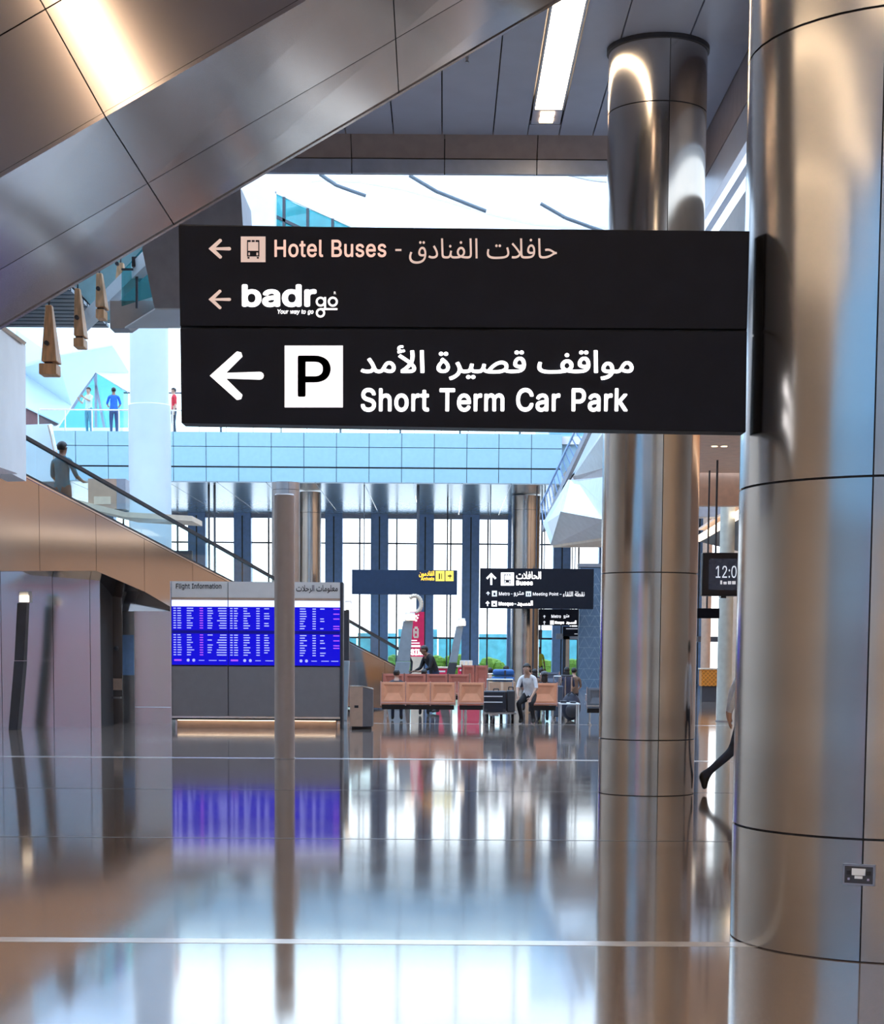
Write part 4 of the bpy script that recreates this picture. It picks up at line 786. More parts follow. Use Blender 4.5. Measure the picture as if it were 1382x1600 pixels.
# ceiling lights
def strip_light(x, y0, y1, label, n=1, spots=False):
    t = thing('ceiling_light', label, 'light', (x, (y0+y1)/2, CEIL), 'warm strip lights in the ceiling')
    w = .175
    obj('diffuser', MB().box(x-w, x+w, y0, y1, CEIL-.004, CEIL+.04), lamp_w, t)
    fr = MB()
    for a in (-1, 1): fr.box(x+a*w-.012, x+a*w+.012, y0-.02, y1+.02, CEIL-.02, CEIL+.05)
    fr.box(x-w, x+w, y0-.03, y0, CEIL-.02, CEIL+.05); fr.box(x-w, x+w, y1, y1+.03, CEIL-.02, CEIL+.05)
    obj('frame', fr, steel_d, t)
    return t
yl = P(852, 180, 22).y
l0 = strip_light(LX[1], 17.25, P(852, 181, 22.35).y, 'long warm strip light recessed in the grey ceiling, seen at the top')
dl = thing('downlight', 'small twin downlight at the end of the long ceiling strip light', 'light', (LX[1], 22.7, CEIL))
obj('housing', MB().box(LX[1]-.18, LX[1]+.18, 22.42, 23.02, CEIL-.002, CEIL+.05), ceil_m, dl)
for k, y in enumerate((22.55, 22.8)):
    obj('bulb', MB().box(LX[1]-.085, LX[1]+.085, y-.06, y+.10, CEIL-.02, CEIL-.002), lamp_s, dl)
for x, y0, y1, lb in ((LX[0], 2.4, 12.0, 'long warm strip light over the hall left of the camera'),
                      (LX[0], -2.5, 1.6, 'short warm strip light behind the camera in the left row'),
                      (LX[1], 2.4, 12.0, 'long warm strip light directly above the camera'),
                      (LX[1], -2.5, 1.6, 'short warm strip light behind the camera in the middle row'),
                      (LX[2], -2, 12.0, 'long warm strip light beyond the nearest steel column'),
                      (11.2, -2, 12.0, 'unseen warm strip light added near the right-hand wall'),
                      (-8.8, -2, 12.0, 'unseen warm strip light added in the second row left of the camera'),
                      (-13.8, -2, 12.0, 'unseen warm strip light added in the third row left of the camera'),
                      (-18.8, -2, 12.0, 'unseen warm strip light added nearest the left-hand wall')):
    strip_light(x, y0, y1, lb)  # outermost rows are added out of view to brighten the near hall
for x, y in ((P(730, 113, 20.5).x, 20.5),):
    o = obj('sprinkler', MB().lathe((x, y, CEIL-.07), [(.012, 0), (.03, .01), (.012, .03), (.02, .07)], 10), steel_d)
    tag(o, 'tiny sprinkler head hanging from the grey panelled ceiling', 'sprinkler')
# ------------------------------------------------------------------ grey bulkhead, slatted soffit and folds in the left gap
q = [P(x, y, 24.2) for x, y in ((222, 388), (242, 484), (388, 484), (376, 292), (330, 250), (250, 330))]
struct('wall_bulkhead', MB().prism(q, (0, 1.3, 0)), bulk_m)
za, zb = P(242, 484, 24.1).z, P(242, 484, 24.1).z
struct('trim_10', MB().hexa([P(242, 484, 24.1), P(400, 484, 24.1), P(400, 513, 25.5), P(195, 513, 25.5)],
                            [p+Vector((0, 0, .02)) for p in (P(242, 484, 24.1), P(400, 484, 24.1), P(400, 513, 25.5), P(195, 513, 25.5))]), white_b)
sl = sroot('ceiling_slats', (P(100, 500, 33).x, 33, P(100, 513, 34).z))
zt_ = P(100, 513, 34).z
x0, x1 = P(-40, 513, 34).x, P(172, 513, 34).x
obj('slat_backing', MB().box(x0, x1, 25.5, 34, zt_+.10, zt_+.2), darkgap, sl)
for k in range(24):
    y = 25.6+k*.35
    obj('slat', MB().box(x0, x1, y, y+.27, zt_, zt_+.06), darkblue, sl)
struct('trim_11', MB().bar(P(128, 508, 31), P(246, 392, 25.8), .22, .16, (0, 1, 0)), white_b)
# teal glass screen up in the gap
gs = thing('glass_screen', 'teal glass screen high up beside the grey bulkhead', 'screen', P(215, 480, 27))
obj('pane', MB().prism([P(x, y, 27) for x, y in ((190, 425), (223, 388), (242, 462), (190, 478))], (0, .03, 0)), glass_t, gs)
obj('post', MB().tube(P(214, 405, 26.9), P(214, 482, 26.9), .02), mull, gs)
obj('rail', MB().bar(P(190, 421, 26.9), P(242, 421, 26.9), .03, .03), mull, gs)
obj('spot_lamp', MB().bar(P(207, 410, 26.8), P(217, 410, 26.8), .12, .14), charcoal, gs)
struct('wall_landing', MB().prism([P(x, y, 28) for x, y in ((172, 470), (242, 470), (242, 484), (200, 513), (172, 513))], (0, .4, 0)), steel_d)
struct('wall_teal', MB().prism([P(x, y, 30) for x, y in ((112, 400), (250, 340), (250, 500), (160, 500), (112, 440))], (0, .2, 0)), pm('teal_wall', (.30, .52, .55), .4))

# hanging wooden pieces
def hanger(spec, Y, label):
    top, x0t, x1t, xb0, xb1, yb, lb0, lb1, l1 = spec
    rt = P((xb0+xb1)/2, top, Y)
    t = thing('wooden_pendant', label, 'ornament', rt, 'wooden pendants under the overhead escalator')
    dp = .34
    q = [P(xb0, yb, Y), P(xb1, yb, Y)]; qt = [P(x0t, top, Y), P(x1t, top, Y)]
    v = Vector((0, dp, 0)); h = Vector((0, dp*.3, 0))
    obj('upper_block', MB().hexa([q[0], q[1], q[1]+v, q[0]+v], [qt[0]+h, qt[1]+h, qt[1]+h*2, qt[0]+h*2]), wood, t, bevel=.01)
    a, b = P(lb0, l1, Y), P(lb1, yb+3, Y)
    obj('lower_block', MB().box(a.x, b.x, Y+.02, Y+dp-.02, a.z, b.z), wood, t, bevel=.012)
    obj('neck', MB().box((a.x+b.x)/2-.05, (a.x+b.x)/2+.05, Y+.08, Y+dp-.08, b.z-.01, q[0].z+.01), charcoal, t)
    c = P((xb0+xb1)/2-3, yb-28, Y)
    obj('peg', MB().tube(c+Vector((0, -.03, 0)), c+Vector((0, .03, 0)), .03, 10), charcoal, t)
    m = P((x0t+x1t)/2, top, Y)
    obj('hanging_rod', MB().tube(m+Vector((0, .15, -.02)), (m.x, Y+.15, 8.9), .012, 6), charcoal, t)
hp0, hp1 = P(73, 474, 24.15), P(186, 408, 28.65)
hb0, hb1 = Vector((hp0.x-.4, 23.6, 8.96)), Vector((hp1.x+.4, 29.2, 8.96))
struct('beam', MB().bar(hb0, hb1, 1.2, .12), bulk_m)
hanger((474, 68, 78, 64, 88, 564, 60, 87, 584), 24.0, 'wooden pendant, lowest and largest of the four in the row')
hanger((448, 114, 122, 115, 131, 524, 114, 130, 541), 25.5, 'wooden pendant, second from the lower end of the row')
hanger((424, 148, 157, 149, 164, 479, 149, 162, 496), 27.0, 'wooden pendant, third from the lower end of the row')
hanger((408, 181, 191, 180, 192, 440, 178, 191, 456), 28.5, 'wooden pendant, topmost and smallest of the row')

# white folded surfaces of the upper hall
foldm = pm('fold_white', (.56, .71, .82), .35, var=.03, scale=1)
fold = sroot('wall_folded', (P(120, 600, 74).x, 63, ZB))
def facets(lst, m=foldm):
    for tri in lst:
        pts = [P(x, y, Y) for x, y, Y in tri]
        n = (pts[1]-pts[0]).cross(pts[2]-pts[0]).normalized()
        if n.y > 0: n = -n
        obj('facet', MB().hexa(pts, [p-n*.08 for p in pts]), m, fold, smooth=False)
facets([((25, 512, 75), (96, 512, 77), (88, 556, 73), (25, 575, 74)),
        ((96, 512, 77), (200, 512, 77), (176, 540, 74), (88, 556, 73)),
        ((25, 575, 74), (88, 556, 73), (150, 581, 75), (112, 634, 76)),
        ((88, 556, 73), (176, 540, 74), (150, 581, 75)),
        ((176, 540, 74), (200, 512, 77), (202, 582, 76)),
        ((25, 575, 74), (112, 634, 76), (94, 661, 75), (25, 628, 73)),
        ((176, 540, 74), (202, 582, 76), (150, 581, 75))])
facets([((150, 581, 75.1), (202, 582, 76.1), (202, 612, 76))], white)
facets([((25, 626, 73.3), (94, 661, 75.3), (90, 664, 75), (25, 664, 73.5))], redbrown)
q = [P(x, y, 77.5) for x, y in ((150, 580), (200, 610), (200, 668), (92, 668))]
gw = sroot('window_41', (P(150, 640, 77.5).x, 77.5, ZB))
obj('pane', MB().prism(q, (0, .05, 0)), glass_t, gw)
for a, b in (((150, 580), (150, 668)), ((150, 580), (112, 640)), ((150, 580), (200, 612)), ((148, 590), (163, 668))):
    obj('mullion', MB().bar(P(a[0], a[1], 77.3), P(b[0], b[1], 77.3), .10, .10, (0, 1, 0)), bulk_m, gw)

# balcony railing
br = thing('balcony_railing', 'glass railing with steel posts along the pale blue balcony', 'railing', (P(560, 672, YB).x, YB+.35, ZB))
for k in range(21):
    x0 = P(60+42*k, 672, YB+.35).x; x1 = P(60+42*(k+1), 672, YB+.35).x
    obj('glass_panel', MB().box(x0+.03, x1-.03, YB+.345, YB+.36, ZB+.02, ZB+.80), glass_r, br)
    obj('post', MB().box(x0-.02, x0+.02, YB+.32, YB+.38, ZB-.05, ZB+.82), chrome, br)
obj('handrail', MB().tube((P(60, 672, YB).x, YB+.35, ZB+.84), (P(942, 672, YB).x, YB+.35, ZB+.84), .03), chrome, br)

# ------------------------------------------------------------------ lower escalator (descends to the right behind the flight board)
YE = 31.0
T0, T1 = P(-60, 692, 31), P(700, 1084, 52)    # deck line (top of the cladding)
RL0, RL1 = P(-60, 624, 31), P(700, 1056, 52)  # handrail line
e2 = thing('moving_walkway', 'inclined moving walkway coming down from the left behind the flight board', 'walkway', T0.lerp(T1, .4))
def uE(px):
    k = (px-CX)/(F_/math.cos(PITCH))
    return (k*T0.y-T0.x)/((T1.x-T0.x)-k*(T1.y-T0.y))
hE = Vector((T1.x-T0.x, T1.y-T0.y, 0)).normalized()
pE = Vector((-hE.y, hE.x, 0))                 # horizontal, to the far side
dE = (T1-T0).normalized()
def E2(px): return T0.lerp(T1, uE(px))
def R2_(px): return RL0.lerp(RL1, uE(px))
brk = [-60, 62, 150, 225, 300, 378, 455, 530, 600, 640]
def low(px):
    p = E2(px)
    yl = 866 + (px-125)*.585                  # lower edge of the cladding in the photograph
    z = P(px, max(892, yl), p.y).z
    return Vector((p.x, p.y, max(.03, min(z, p.z-.25))))
for a, b in zip(brk[:-1], brk[1:]):
    p, q, q2, p2 = E2(a), E2(b), low(b), low(a)
    g = dE*.006
    c4 = [p+g, q-g, q2-g, p2+g]
    obj('side_panel', MB().hexa(c4, [v+pE*.04 for v in c4]), steel_e, e2)
    s4 = [p2+g+pE*.045, q2-g+pE*.045, q2-g+pE*1.7, p2+g+pE*1.7]
    obj('soffit_panel', MB().hexa(s4, [v+Vector((0, 0, .03)) for v in s4]), steel_e, e2)
for yo in (0.0, 1.55):
    v = pE*(yo+.06)
    for a, b in zip(brk[:-1], brk[1:]):
        p, q, p3, q3 = E2(a)+v, E2(b)+v, R2_(a)+v, R2_(b)+v
        g = dE*.012
        th_ = pE*.015
        obj('glass_panel', MB().hexa([p+g, q-g, q-g+th_, p+g+th_], [p3+g, q3-g, q3-g+th_, p3+g+th_]), glass_r, e2)
    a, b = E2(-60)+v, E2(640)+v
    ra, rb_ = R2_(-60)+v, R2_(640)+v
    up_ = Vector((0, 0, .03))
    obj('handrail', MB().bar(ra, rb_, .06, .065), rail_d, e2)
    obj('skirt_rail', MB().bar(a+up_-pE*.02, b+up_-pE*.02, .04, .05), rail_d if yo == 0 else steel_d, e2)
    obj('deck_trim', MB().bar(a-pE*.05-up_*.5, b-pE*.05-up_*.5, .05, .03), chrome, e2)
    obj('newel', MB().path([rb_, rb_+dE*.25+Vector((0, 0, -.15)), rb_+dE*.2+Vector((0, 0, -.45)), b], .032, 8), rail_d, e2)
a, b = E2(-60), E2(640)
q = [a+pE*.2, b+pE*.2, b+pE*1.5, a+pE*1.5]
obj('belt', MB().hexa([v-Vector((0, 0, .80)) for v in q], [v-Vector((0, 0, .74)) for v in q]), charcoal, e2)
# white end panel on the far left
def wpY(px): return 26.0 + (px+60)*5.0/101        # panel turned to catch the atrium light, its right edge farther away
def wpp(x, y, d=0.0): return P(x, y, wpY(x)+d)
wq = [wpp(x, y) for x, y in ((-60, 470), (5, 512), (33, 530), (40, 540), (41, 752), (-60, 700))]
wp = struct('wall_panel_white', MB().prism(wq, (-.35, .1, 0)), white)
struct('trim_12', MB().bar(wpp(-20, 494, -.1), wpp(37, 535, -.1), .06, .08, (0, 1, 0)), cream)
struct('trim_13', MB().prism([wpp(x, y, -.12) for x, y in ((-60, 722), (0, 724), (26, 740), (-60, 741))], (0, .06, 0)), redbrown)
# pale side wall behind the rider
struct('wall_stair', MB().prism([P(x, y, 56) for x, y in ((30, 664), (80, 662), (86, 752), (30, 752))], (0, .3, 0)), white_b)
o = obj('downpipe', MB().path([P(77, 664, 55.8), P(81, 680, 55.8), P(86, 704, 55.8), P(87, 752, 55.8)], .07), chrome)  # downpipe at the balcony's left end, grouped with the structure
o.name = 'trim_15'; o['kind'] = 'structure'
# tan and grey kiosk seen through the escalator glass
kb = thing('cabinet', 'tan and grey cabinet seen behind the escalator left of the white column', 'cabinet', P(165, 795, 47))
A_ = P(138, 795, 47); B_ = P(182, 748, 47); C_ = P(196, 748, 47)
obj('front', MB().box(A_.x, B_.x, 47, 47.6, A_.z, B_.z), bin_f, kb)
obj('side', MB().box(B_.x+.003, C_.x, 47, 47.6, A_.z, B_.z), bulk_m, kb)
obj('label_plate', MB().box(A_.x+.15, B_.x-.15, 46.985, 46.999, A_.z+.12, A_.z+.32), cream, kb)
struct('slab_mezzanine', MB().prism([P(x, y, 46.9) for x, y in ((110, 778), (196, 800), (300, 806), (300, 814), (196, 808), (110, 788))], (0, 2, 0)), cream)

# steel wall below the escalator
Yk2 = G(80, 1136).y
ws = sroot('wall_kiosk', (P(80, 1000, Yk2).x, Yk2, 0))
zk = P(80, 891, Yk2).z
xa = [P(p, 1000, Yk2).x for p in (-120, -60, 2, 83, 141, 157)]
for a, b in zip(xa[:-1], xa[1:]):
    obj('steel_panel', MB().box(a+.005, b-.005, Yk2, Yk2+.05, 0, zk-.02), steel_w, ws)
obj('core', MB().box(xa[0], xa[-1]-.01, Yk2+.06, Yk2+3.0, 0, zk-.03), darkgap, ws)
obj('top_edge', MB().box(xa[0], xa[-1], Yk2-.02, Yk2+.06, zk-.015, zk+.015), charcoal, ws)
Yr = Yk2+1.4
wr2 = sroot('wall_recess', (P(180, 1000, Yr).x, Yr, 0))
x0, x1 = P(157, 1000, Yr).x, P(191, 1000, Yr).x
obj('steel_panel', MB().box(x0-.3, x1, Yr, Yr+.05, 0, P(170, 903, Yr).z), steel_e, wr2)
obj('orange_band', MB().box(x0-.3, x1-.01, Yr-.012, Yr, P(170, 1078, Yr).z, P(170, 1060, Yr).z), bin_f, wr2)
obj('shelf', MB().box(x0-.3, x1-.01, Yr-.2, Yr, P(170, 1091, Yr).z, P(170, 1088, Yr).z), chrome, wr2)
x0, x1 = P(191, 1000, Yr+.6).x, P(209, 1000, Yr+.6).x
obj('blue_panel', MB().box(x0, x1, Yr+.6, Yr+.65, P(200, 1055, Yr+.6).z, P(200, 992, Yr+.6).z), pill_b, wr2)
x2 = P(285, 1000, Yr+.6).x
obj('steel_panel', MB().box(x0, x1, Yr+.66, Yr+.7, 0, P(200, 955, Yr+.6).z), steel_d, wr2)
obj('steel_panel', MB().box(x1+.01, x2, Yr+.62, Yr+.67, 0.35, P(230, 955, Yr+.6).z), steel_w, wr2)
obj('steel_panel', MB().box(x1+.01, x2, Yr+.62, Yr+.67, 0, 0.34), steel_w, wr2)
Yq2 = 44.0
obj('dark_lintel', MB().box(P(150, 900, Yq2).x, P(300, 900, Yq2).x, Yq2, Yq2+.2, P(230, 970, Yq2).z, P(230, 860, Yq2).z), charcoal, wr2)
for p in (164, 182):
    c = P(p, 1013, Yr-.02)
    o = obj('door_knob', MB().ball((c.x, Yr-.03, c.z), .05), charcoal, wr2)

# ------------------------------------------------------------------ totems (leaning grey lamp posts)
def totem(label, top, bot, w_t, w_b, Y, mf, ms, side=1):
    c = P(bot[0], bot[1], Y)
    t = thing('leaning_totem', label, 'totem', (c.x, Y, 0), 'leaning grey totems in the hall')
    a, b = P(top[0], top[1], Y), P(bot[0], bot[1], Y)
    b.z = 0.0
    m = a.lerp(b, .5)+Vector((.03, 0, 0))
    wt, wb_ = w_t*Y/F_/2, w_b*Y/F_/2
    def ring(c, w, d): return [c+Vector((-w, 0, 0)), c+Vector((w, .0, 0)), c+Vector((w, d, 0)), c+Vector((-w, d, 0))]
    obj('lower_body', MB().hexa(ring(b, wb_, .35), ring(m-Vector((0, 0, .005)), (wt+wb_)/2*1.05, .3)), ms, t, bevel=.01)
    obj('upper_body', MB().hexa(ring(m+Vector((0, 0, .005)), (wt+wb_)/2, .3), ring(a-Vector((0, 0, .22)), wt, .24)), mf, t, bevel=.01)
    h = a+Vector((side*.05, 0, 0))
    obj('head', MB().hexa(ring(h-Vector((0, .05, .215)), wt*1.1, .3), ring(h-Vector((0, .05, 0)), wt*1.0, .3)), white, t, bevel=.01)
    obj('lamp', MB().box(h.x-wt*.8, h.x+wt*1.1, Y-.10, Y-.055, a.z-.20, a.z-.08), lamp_p, t)
    return t
totem('leaning dark totem with a white lamp head at the left edge', (34, 924), (20, 1139), 15, 14, G(20, 1139).y-.35, totem_d, totem_d)
totem('leaning grey totem in front of the red banner', (638, 957), (619, 1128), 15, 27, 47, totem_m, totem_m)
totem('leaning grey totem right of the red banner', (719, 966), (694, 1122), 11, 14, 50, totem_m, totem_d)
totem('slim totem with a pale cap just behind the flight board', (541, 938), (537, 1130), 9, 9, 40, totem_d, totem_m)

# ------------------------------------------------------------------ flight information board
Yf = G(400, 1138).y
fb = thing('flight_information_board', 'free-standing flight information board with three blue screens', 'board', (P(400, 1138, Yf).x, Yf, 0))
bx = [P(p, 1000, Yf).x for p in (268, 356.5, 445, 532)]
zH1, zH0, zS1, zS0, zB1, zB0 = [P(400, y, Yf).z for y in (909, 934, 938, 1039.5, 1041, 1121)]
obj('cabinet', MB().box(bx[0], bx[3], Yf+.06, Yf+.45, .16, zH1-.01), charcoal, fb)
obj('plinth', MB().box(bx[0]+.08, bx[3]-.08, Yf+.16, Yf+.40, 0, .16), bin_f, fb)
obj('plinth_light', MB().box(bx[0]+.1, bx[3]-.1, Yf+.10, Yf+.14, .145, .158), lamp_p, fb)
obj('base_rail', MB().box(bx[0], bx[3], Yf+.02, Yf+.2, zB0-.02, zB0+.02), chrome, fb)
for k in range(2):
    obj('end_post', MB().box((bx[0]-.02, bx[3])[k], (bx[0], bx[3]+.05)[k], Yf-.01, Yf+.46, 0, zH1), (chrome, charcoal)[k], fb)
hd = []
for k in range(3):
    a, b = bx[k]+.008, bx[k+1]-.008
    hd.append(obj('header_panel', MB().box(a, b, Yf, Yf+.06, zH0, zH1), board_h, fb))
    obj('lower_panel', MB().box(a, b, Yf+.01, Yf+.06, zB0+.025, zB1-.01), board_g, fb)
    obj('header_lip', MB().box(a, b, Yf-.01, Yf+.06, zS1+.005, zH0-.003), salmon_f if False else bin_f, fb)
    sc = obj('screen', MB().box(a, b, Yf+.012, Yf+.06, zS0, zS1), scr_b, fb)
    h = zS1-zS0; w = b-a
    def R(u0, u1, v0, v1, d=.004): return (a+w*u0, a+w*u1, Yf+.012-d, Yf+.0119, zS1-h*v1, zS1-h*v0)
    obj('screen_title', MB().box(*R(0, 1, 0, .10)), scr_w, sc)
    obj('screen_band', MB().box(*R(0, 1, .465, .515)), scr_d, sc)
    pr = MB(); pp = MB()
    for half, (v0, v1) in enumerate(((.115, .455), (.525, .87))):
        for r_ in range(9):
            v = v0+(v1-v0)*(r_+.15)/9; v2 = v+.015
            pr.box(*R(.03, .03+.045, v, v2, .006)); pr.box(*R(.10, .10+random.uniform(.05, .075), v, v2, .006))
            pr.box(*R(.27, .27+random.uniform(.06, .13), v, v2, .006))
            (pp if k == 0 else pr).box(*R(.50, .56, v, v2, .006))
            if random.random() < .75: pr.box(*R(.64, .64+random.uniform(.06, .1), v, v2, .006))
            if k == 0 or (k == 1 and random.random() < .3): pr.box(*R(.80+random.uniform(0, .07), .98, v, v2, .006))
            if k == 2 and random.random() < .3: pp.box(*R(.88, .99, v, v2, .006))
    pr.box(*R(.48, .58, .925, .935, .006)); pr.box(*R(.66, .80, .925, .935, .006)); pr.box(*R(.84, .97, .925, .935, .006))
    pp.box(*R(.04, .17, .915, .94, .006))
    for u in (.29, .39):
        c0 = (a+w*u, Yf+.0065, zS1-h*.928)
        pr.tube(c0, (c0[0], Yf+.004, c0[2]), .030, 12)
    o = obj('flight_rows', pr, scr_t, sc, smooth=False); o['kind'] = 'stuff'
    o = obj('status_rows', pp, scr_p, sc, smooth=False); o['kind'] = 'stuff'
ink = pm('black_ink', (.02, .02, .02), .6)
lettering('lettering', 'Flight Information', 275, 911.5, 346, 922, Yf-.004, ink, hd[0], off=.012)
lettering('lettering', shape_arabic('معلومات الرحلات'), 463, 914, 528, 927, Yf-.004, ink, hd[2], off=.01)

# litter bin
Yb_ = G(560, 1140).y
lb = thing('litter_bin', 'tan and grey litter bin with a chamfered top right of the flight board', 'bin', (P(563, 1140, Yb_).x, Yb_, 0))
a, b, c = P(547, 1100, Yb_).x, P(567, 1100, Yb_).x, P(583, 1100, Yb_+.2).x
zt_, zt2 = P(555, 1073, Yb_).z, P(575, 1078, Yb_).z
obj('front', MB().box(a, b, Yb_, Yb_+.5, .06, zt_), bin_f, lb, bevel=.006)
obj('side', MB().hexa([(b+.002, Yb_+.02, .06), (c, Yb_+.16, .06), (c, Yb_+.5, .06), (b+.002, Yb_+.5, .06)], [(b+.002, Yb_+.02, zt_), (c, Yb_+.16, zt2), (c, Yb_+.5, zt2), (b+.002, Yb_+.5, zt_)]), bin_s, lb)
obj('plinth', MB().box(a+.03, c-.03, Yb_+.17, Yb_+.47, 0, .06), charcoal, lb)
obj('slot', MB().box(a+.09, a+.17, Yb_-.004, Yb_+.01, zt_-.42, zt_-.37), black, lb)
obj('lid', MB().hexa([(a, Yb_, zt_), (b, Yb_, zt_), (c, Yb_+.16, zt2), (c, Yb_+.5, zt2), (a, Yb_+.5, zt_)], [(a, Yb_, zt_+.02), (b, Yb_, zt_+.02), (c, Yb_+.16, zt2+.02), (c, Yb_+.5, zt2+.02), (a, Yb_+.5, zt_+.02)]), steel, lb)

# ------------------------------------------------------------------ main sign
Ys = 9.72
sg = thing('overhead_sign', 'large black overhead sign to the short term car park', 'sign', P(720, 510, Ys))
tl, trr, bl, brr = P(279, 352, Ys), P(1172, 361, Ys), P(283.5, 661, Ys), P(1166, 675, Ys)
zTl, zTr, zBl, zBr = tl.z, trr.z, bl.z, brr.z
ml, mr_ = P(281.5, 511, Ys), P(1168, 516, Ys)
def slab(p0, p1, p2, p3, y0, y1):   # bl, br, tr, tl
    q = [Vector((p.x, y0, p.z)) for p in (p0, p1, p2, p3)]
    return MB().prism(q, (0, y1-y0, 0))
up = Vector((0, 0, .006))
top = obj('upper_panel', slab(ml+up, mr_+up, trr, tl, Ys, Ys+.16), sign_bk, sg, bevel=.003)
bot = obj('lower_panel', slab(bl, brr, mr_-up, ml-up, Ys, Ys+.16), sign_bk, sg, bevel=.003)
obj('spine', slab(bl+up*2, brr+up*2, trr-up*2, tl+up*2, Ys+.03, Ys+.13), black, sg)
Yt = Ys-.004
def arrow_left(x0, x1, y0, y1, th):
    """rounded arrow: pixel box; th stroke"""
    ym = (y0+y1)/2; hx = x0+(y1-y0)*.5
    pts = []
    def stroke(a, b, t0, t1):
        a, b = Vector(a), Vector(b); d = (b-a).normalized(); n = Vector((-d.y, d.x))
        out = [a+n*t0/2, a-n*t0/2]
        for k in range(7):
            an = -PI/2+PI*k/6
            out.append(b+d*math.cos(an)*t1/2+n*math.sin(an)*t1/2)
        return [tuple(p) for p in out]
    r = th*.7
    polys = [stroke((x0+th*.9, ym), (x1-th*.4, ym-th*.0), th*.55, th*.85)]
    polys.append([(x0, ym), (x0+th*1.45, ym)] + [(hx+th*.9, y0+th*.55), (hx+th*.75, y0+th*.1), (hx+th*.3, y0)])
    polys.append([(x0, ym), (hx+th*.3, y1), (hx+th*.75, y1-th*.1), (hx+th*.9, y1-th*.55), (x0+th*1.45, ym)])
    return polys
poly_px('arrow', arrow_left(326, 361, 373, 404, 6.2), Yt, tan_l, top, label='beige arrow pointing left, in the top row')
poly_px('arrow', arrow_left(326, 361, 452.5, 483, 5.6), Yt, tan_l, top, label='beige arrow pointing left beside the white logo')
poly_px('arrow', arrow_left(328, 412, 549, 625, 14.5), Yt, white_l, bot, label='large white arrow pointing left')
def bus_icon(x0, y0, x1, y1, Y, mat, parent, dk=sign_bk):
    w, h = x1-x0, y1-y0
    sq = poly_px('bus_pictogram', [rect(x0, y0, x1, y1)], Y, mat, parent, .003)
    def r(u0, v0, u1, v1): return rect(x0+w*u0, y0+h*v0, x0+w*u1, y0+h*v1)
    f = r(.26, .14, .30, .78)
    polys = [r(.25, .15, .29, .78), r(.71, .15, .75, .78), r(.25, .14, .40, .21), r(.44, .14, .56, .21), r(.60, .14, .75, .21),
             r(.25, .56, .75, .62), r(.25, .62, .30, .76), r(.37, .62, .63, .76), r(.70, .62, .75, .76), r(.25, .735, .75, .775), r(.27, .80, .35, .86), r(.65, .80, .73, .86)]
    poly_px('bus_symbol', polys, Y-.004, dk, parent, .003)
bus_icon(376.5, 369.5, 415, 409.5, Yt, tan_l, top)
lettering('lettering', 'Hotel Buses', 429, 374.5, 604, 402, Yt, tan_l, top, off=.014, squeeze=-.004)
poly_px('dash', [rect(618, 389, 627.5, 392)], Yt, tan_l, top)
lettering('lettering', shape_arabic('حافلات الفنادق'), 639.5, 372.5, 871, 412, Yt, tan_l, top, off=-.004, res=6)
# white logo of two words
lettering('logo', 'badr', 378, 444, 495, 480, Yt, white_l, top, off=.030, squeeze=.03)
def ring_px(cx, cy, ro, ri, n=24):
    return [[(cx+ro*math.cos(a), cy+ro*math.sin(a)), (cx+ro*math.cos(b), cy+ro*math.sin(b)), (cx+ri*math.cos(b), cy+ri*math.sin(b)), (cx+ri*math.cos(a), cy+ri*math.sin(a))]
            for a, b in ((2*PI*k/n, 2*PI*(k+1)/n) for k in range(n))]
poly_px('logo', ring_px(501.2, 471.3, 7.7, 4.6)+ring_px(520.3, 471.3, 7.9, 4.7)+ring_px(501, 488.8, 7.3, 4.2)+[rect(506.6, 464, 509.8, 483), rect(501, 481.4, 527.5, 484.4)], Yt, white_l, top, .003)
lettering('tagline', 'Your way to go', 434, 483.5, 490, 492, Yt, white_l, top, off=.005, shear=.18)
lettering('tagline', 'R', 522, 455.5, 525.5, 460, Yt, white_l, top, inter=False)
pq = poly_px('parking_plate', [rect(445, 540, 536, 636.5)], Yt, white_l, bot, .003, label='white square plate with a black letter P')
lettering('parking_letter', 'P', 465.5, 555.5, 517, 620, Yt-.006, sign_bk, bot, off=.012)
lettering('lettering', shape_arabic('مواقف قصيرة الأمد'), 563.5, 539.5, 991, 594, Yt, white_l, bot, off=.016, res=8)
lettering('lettering', 'Short Term Car Park', 564, 606, 982, 643.5, Yt, white_l, bot, off=.020, squeeze=-.003, res=8)

# ------------------------------------------------------------------ far hanging signs
def hang_sign(name_label, x0, y0, x1, y1, Y, mat, rods, zc):
    a, b = P(x0, y1, Y), P(x1, y0, Y)
    t = thing('hanging_sign', name_label, 'sign', ((a.x+b.x)/2, Y, b.z))
    pn = obj('panel', MB().box(a.x, b.x, Y, Y+.15, a.z, b.z), mat, t, bevel=.01)
    for p, w in rods:
        x = P(p, y0, Y+.07).x
        obj('hanging_rod', MB().box(x-w, x+w, Y+.05, Y+.05+2*w, b.z-.002, zc), mull, t)
    return t, pn
YA = YB+.6
ta, pa = hang_sign('wide dark blue hanging sign with a yellow corner', 550, 891, 715, 928.5, YA, sign_bl, ((653, .055), (569, .02)), ZS-.03)
poly_px('yellow_plate', [rect(681, 892, 695, 908), rect(696.5, 892, 709, 908)], YA-.004, yell_l, pa)
poly_px('symbol', [rect(686, 896, 688, 905), rect(690, 896, 691, 905), rect(700, 899, 706, 901), rect(703, 897, 704, 904)], YA-.009, sign_bk, pa)
lettering('lettering', shape_arabic('القادمون'), 655, 892, 679, 902, YA-.004, yell_l, pa, off=.02)
lettering('lettering', 'Arrivals', 658, 901.5, 679, 907, YA-.004, yell_l, pa, off=.02)
YC = YB+.6
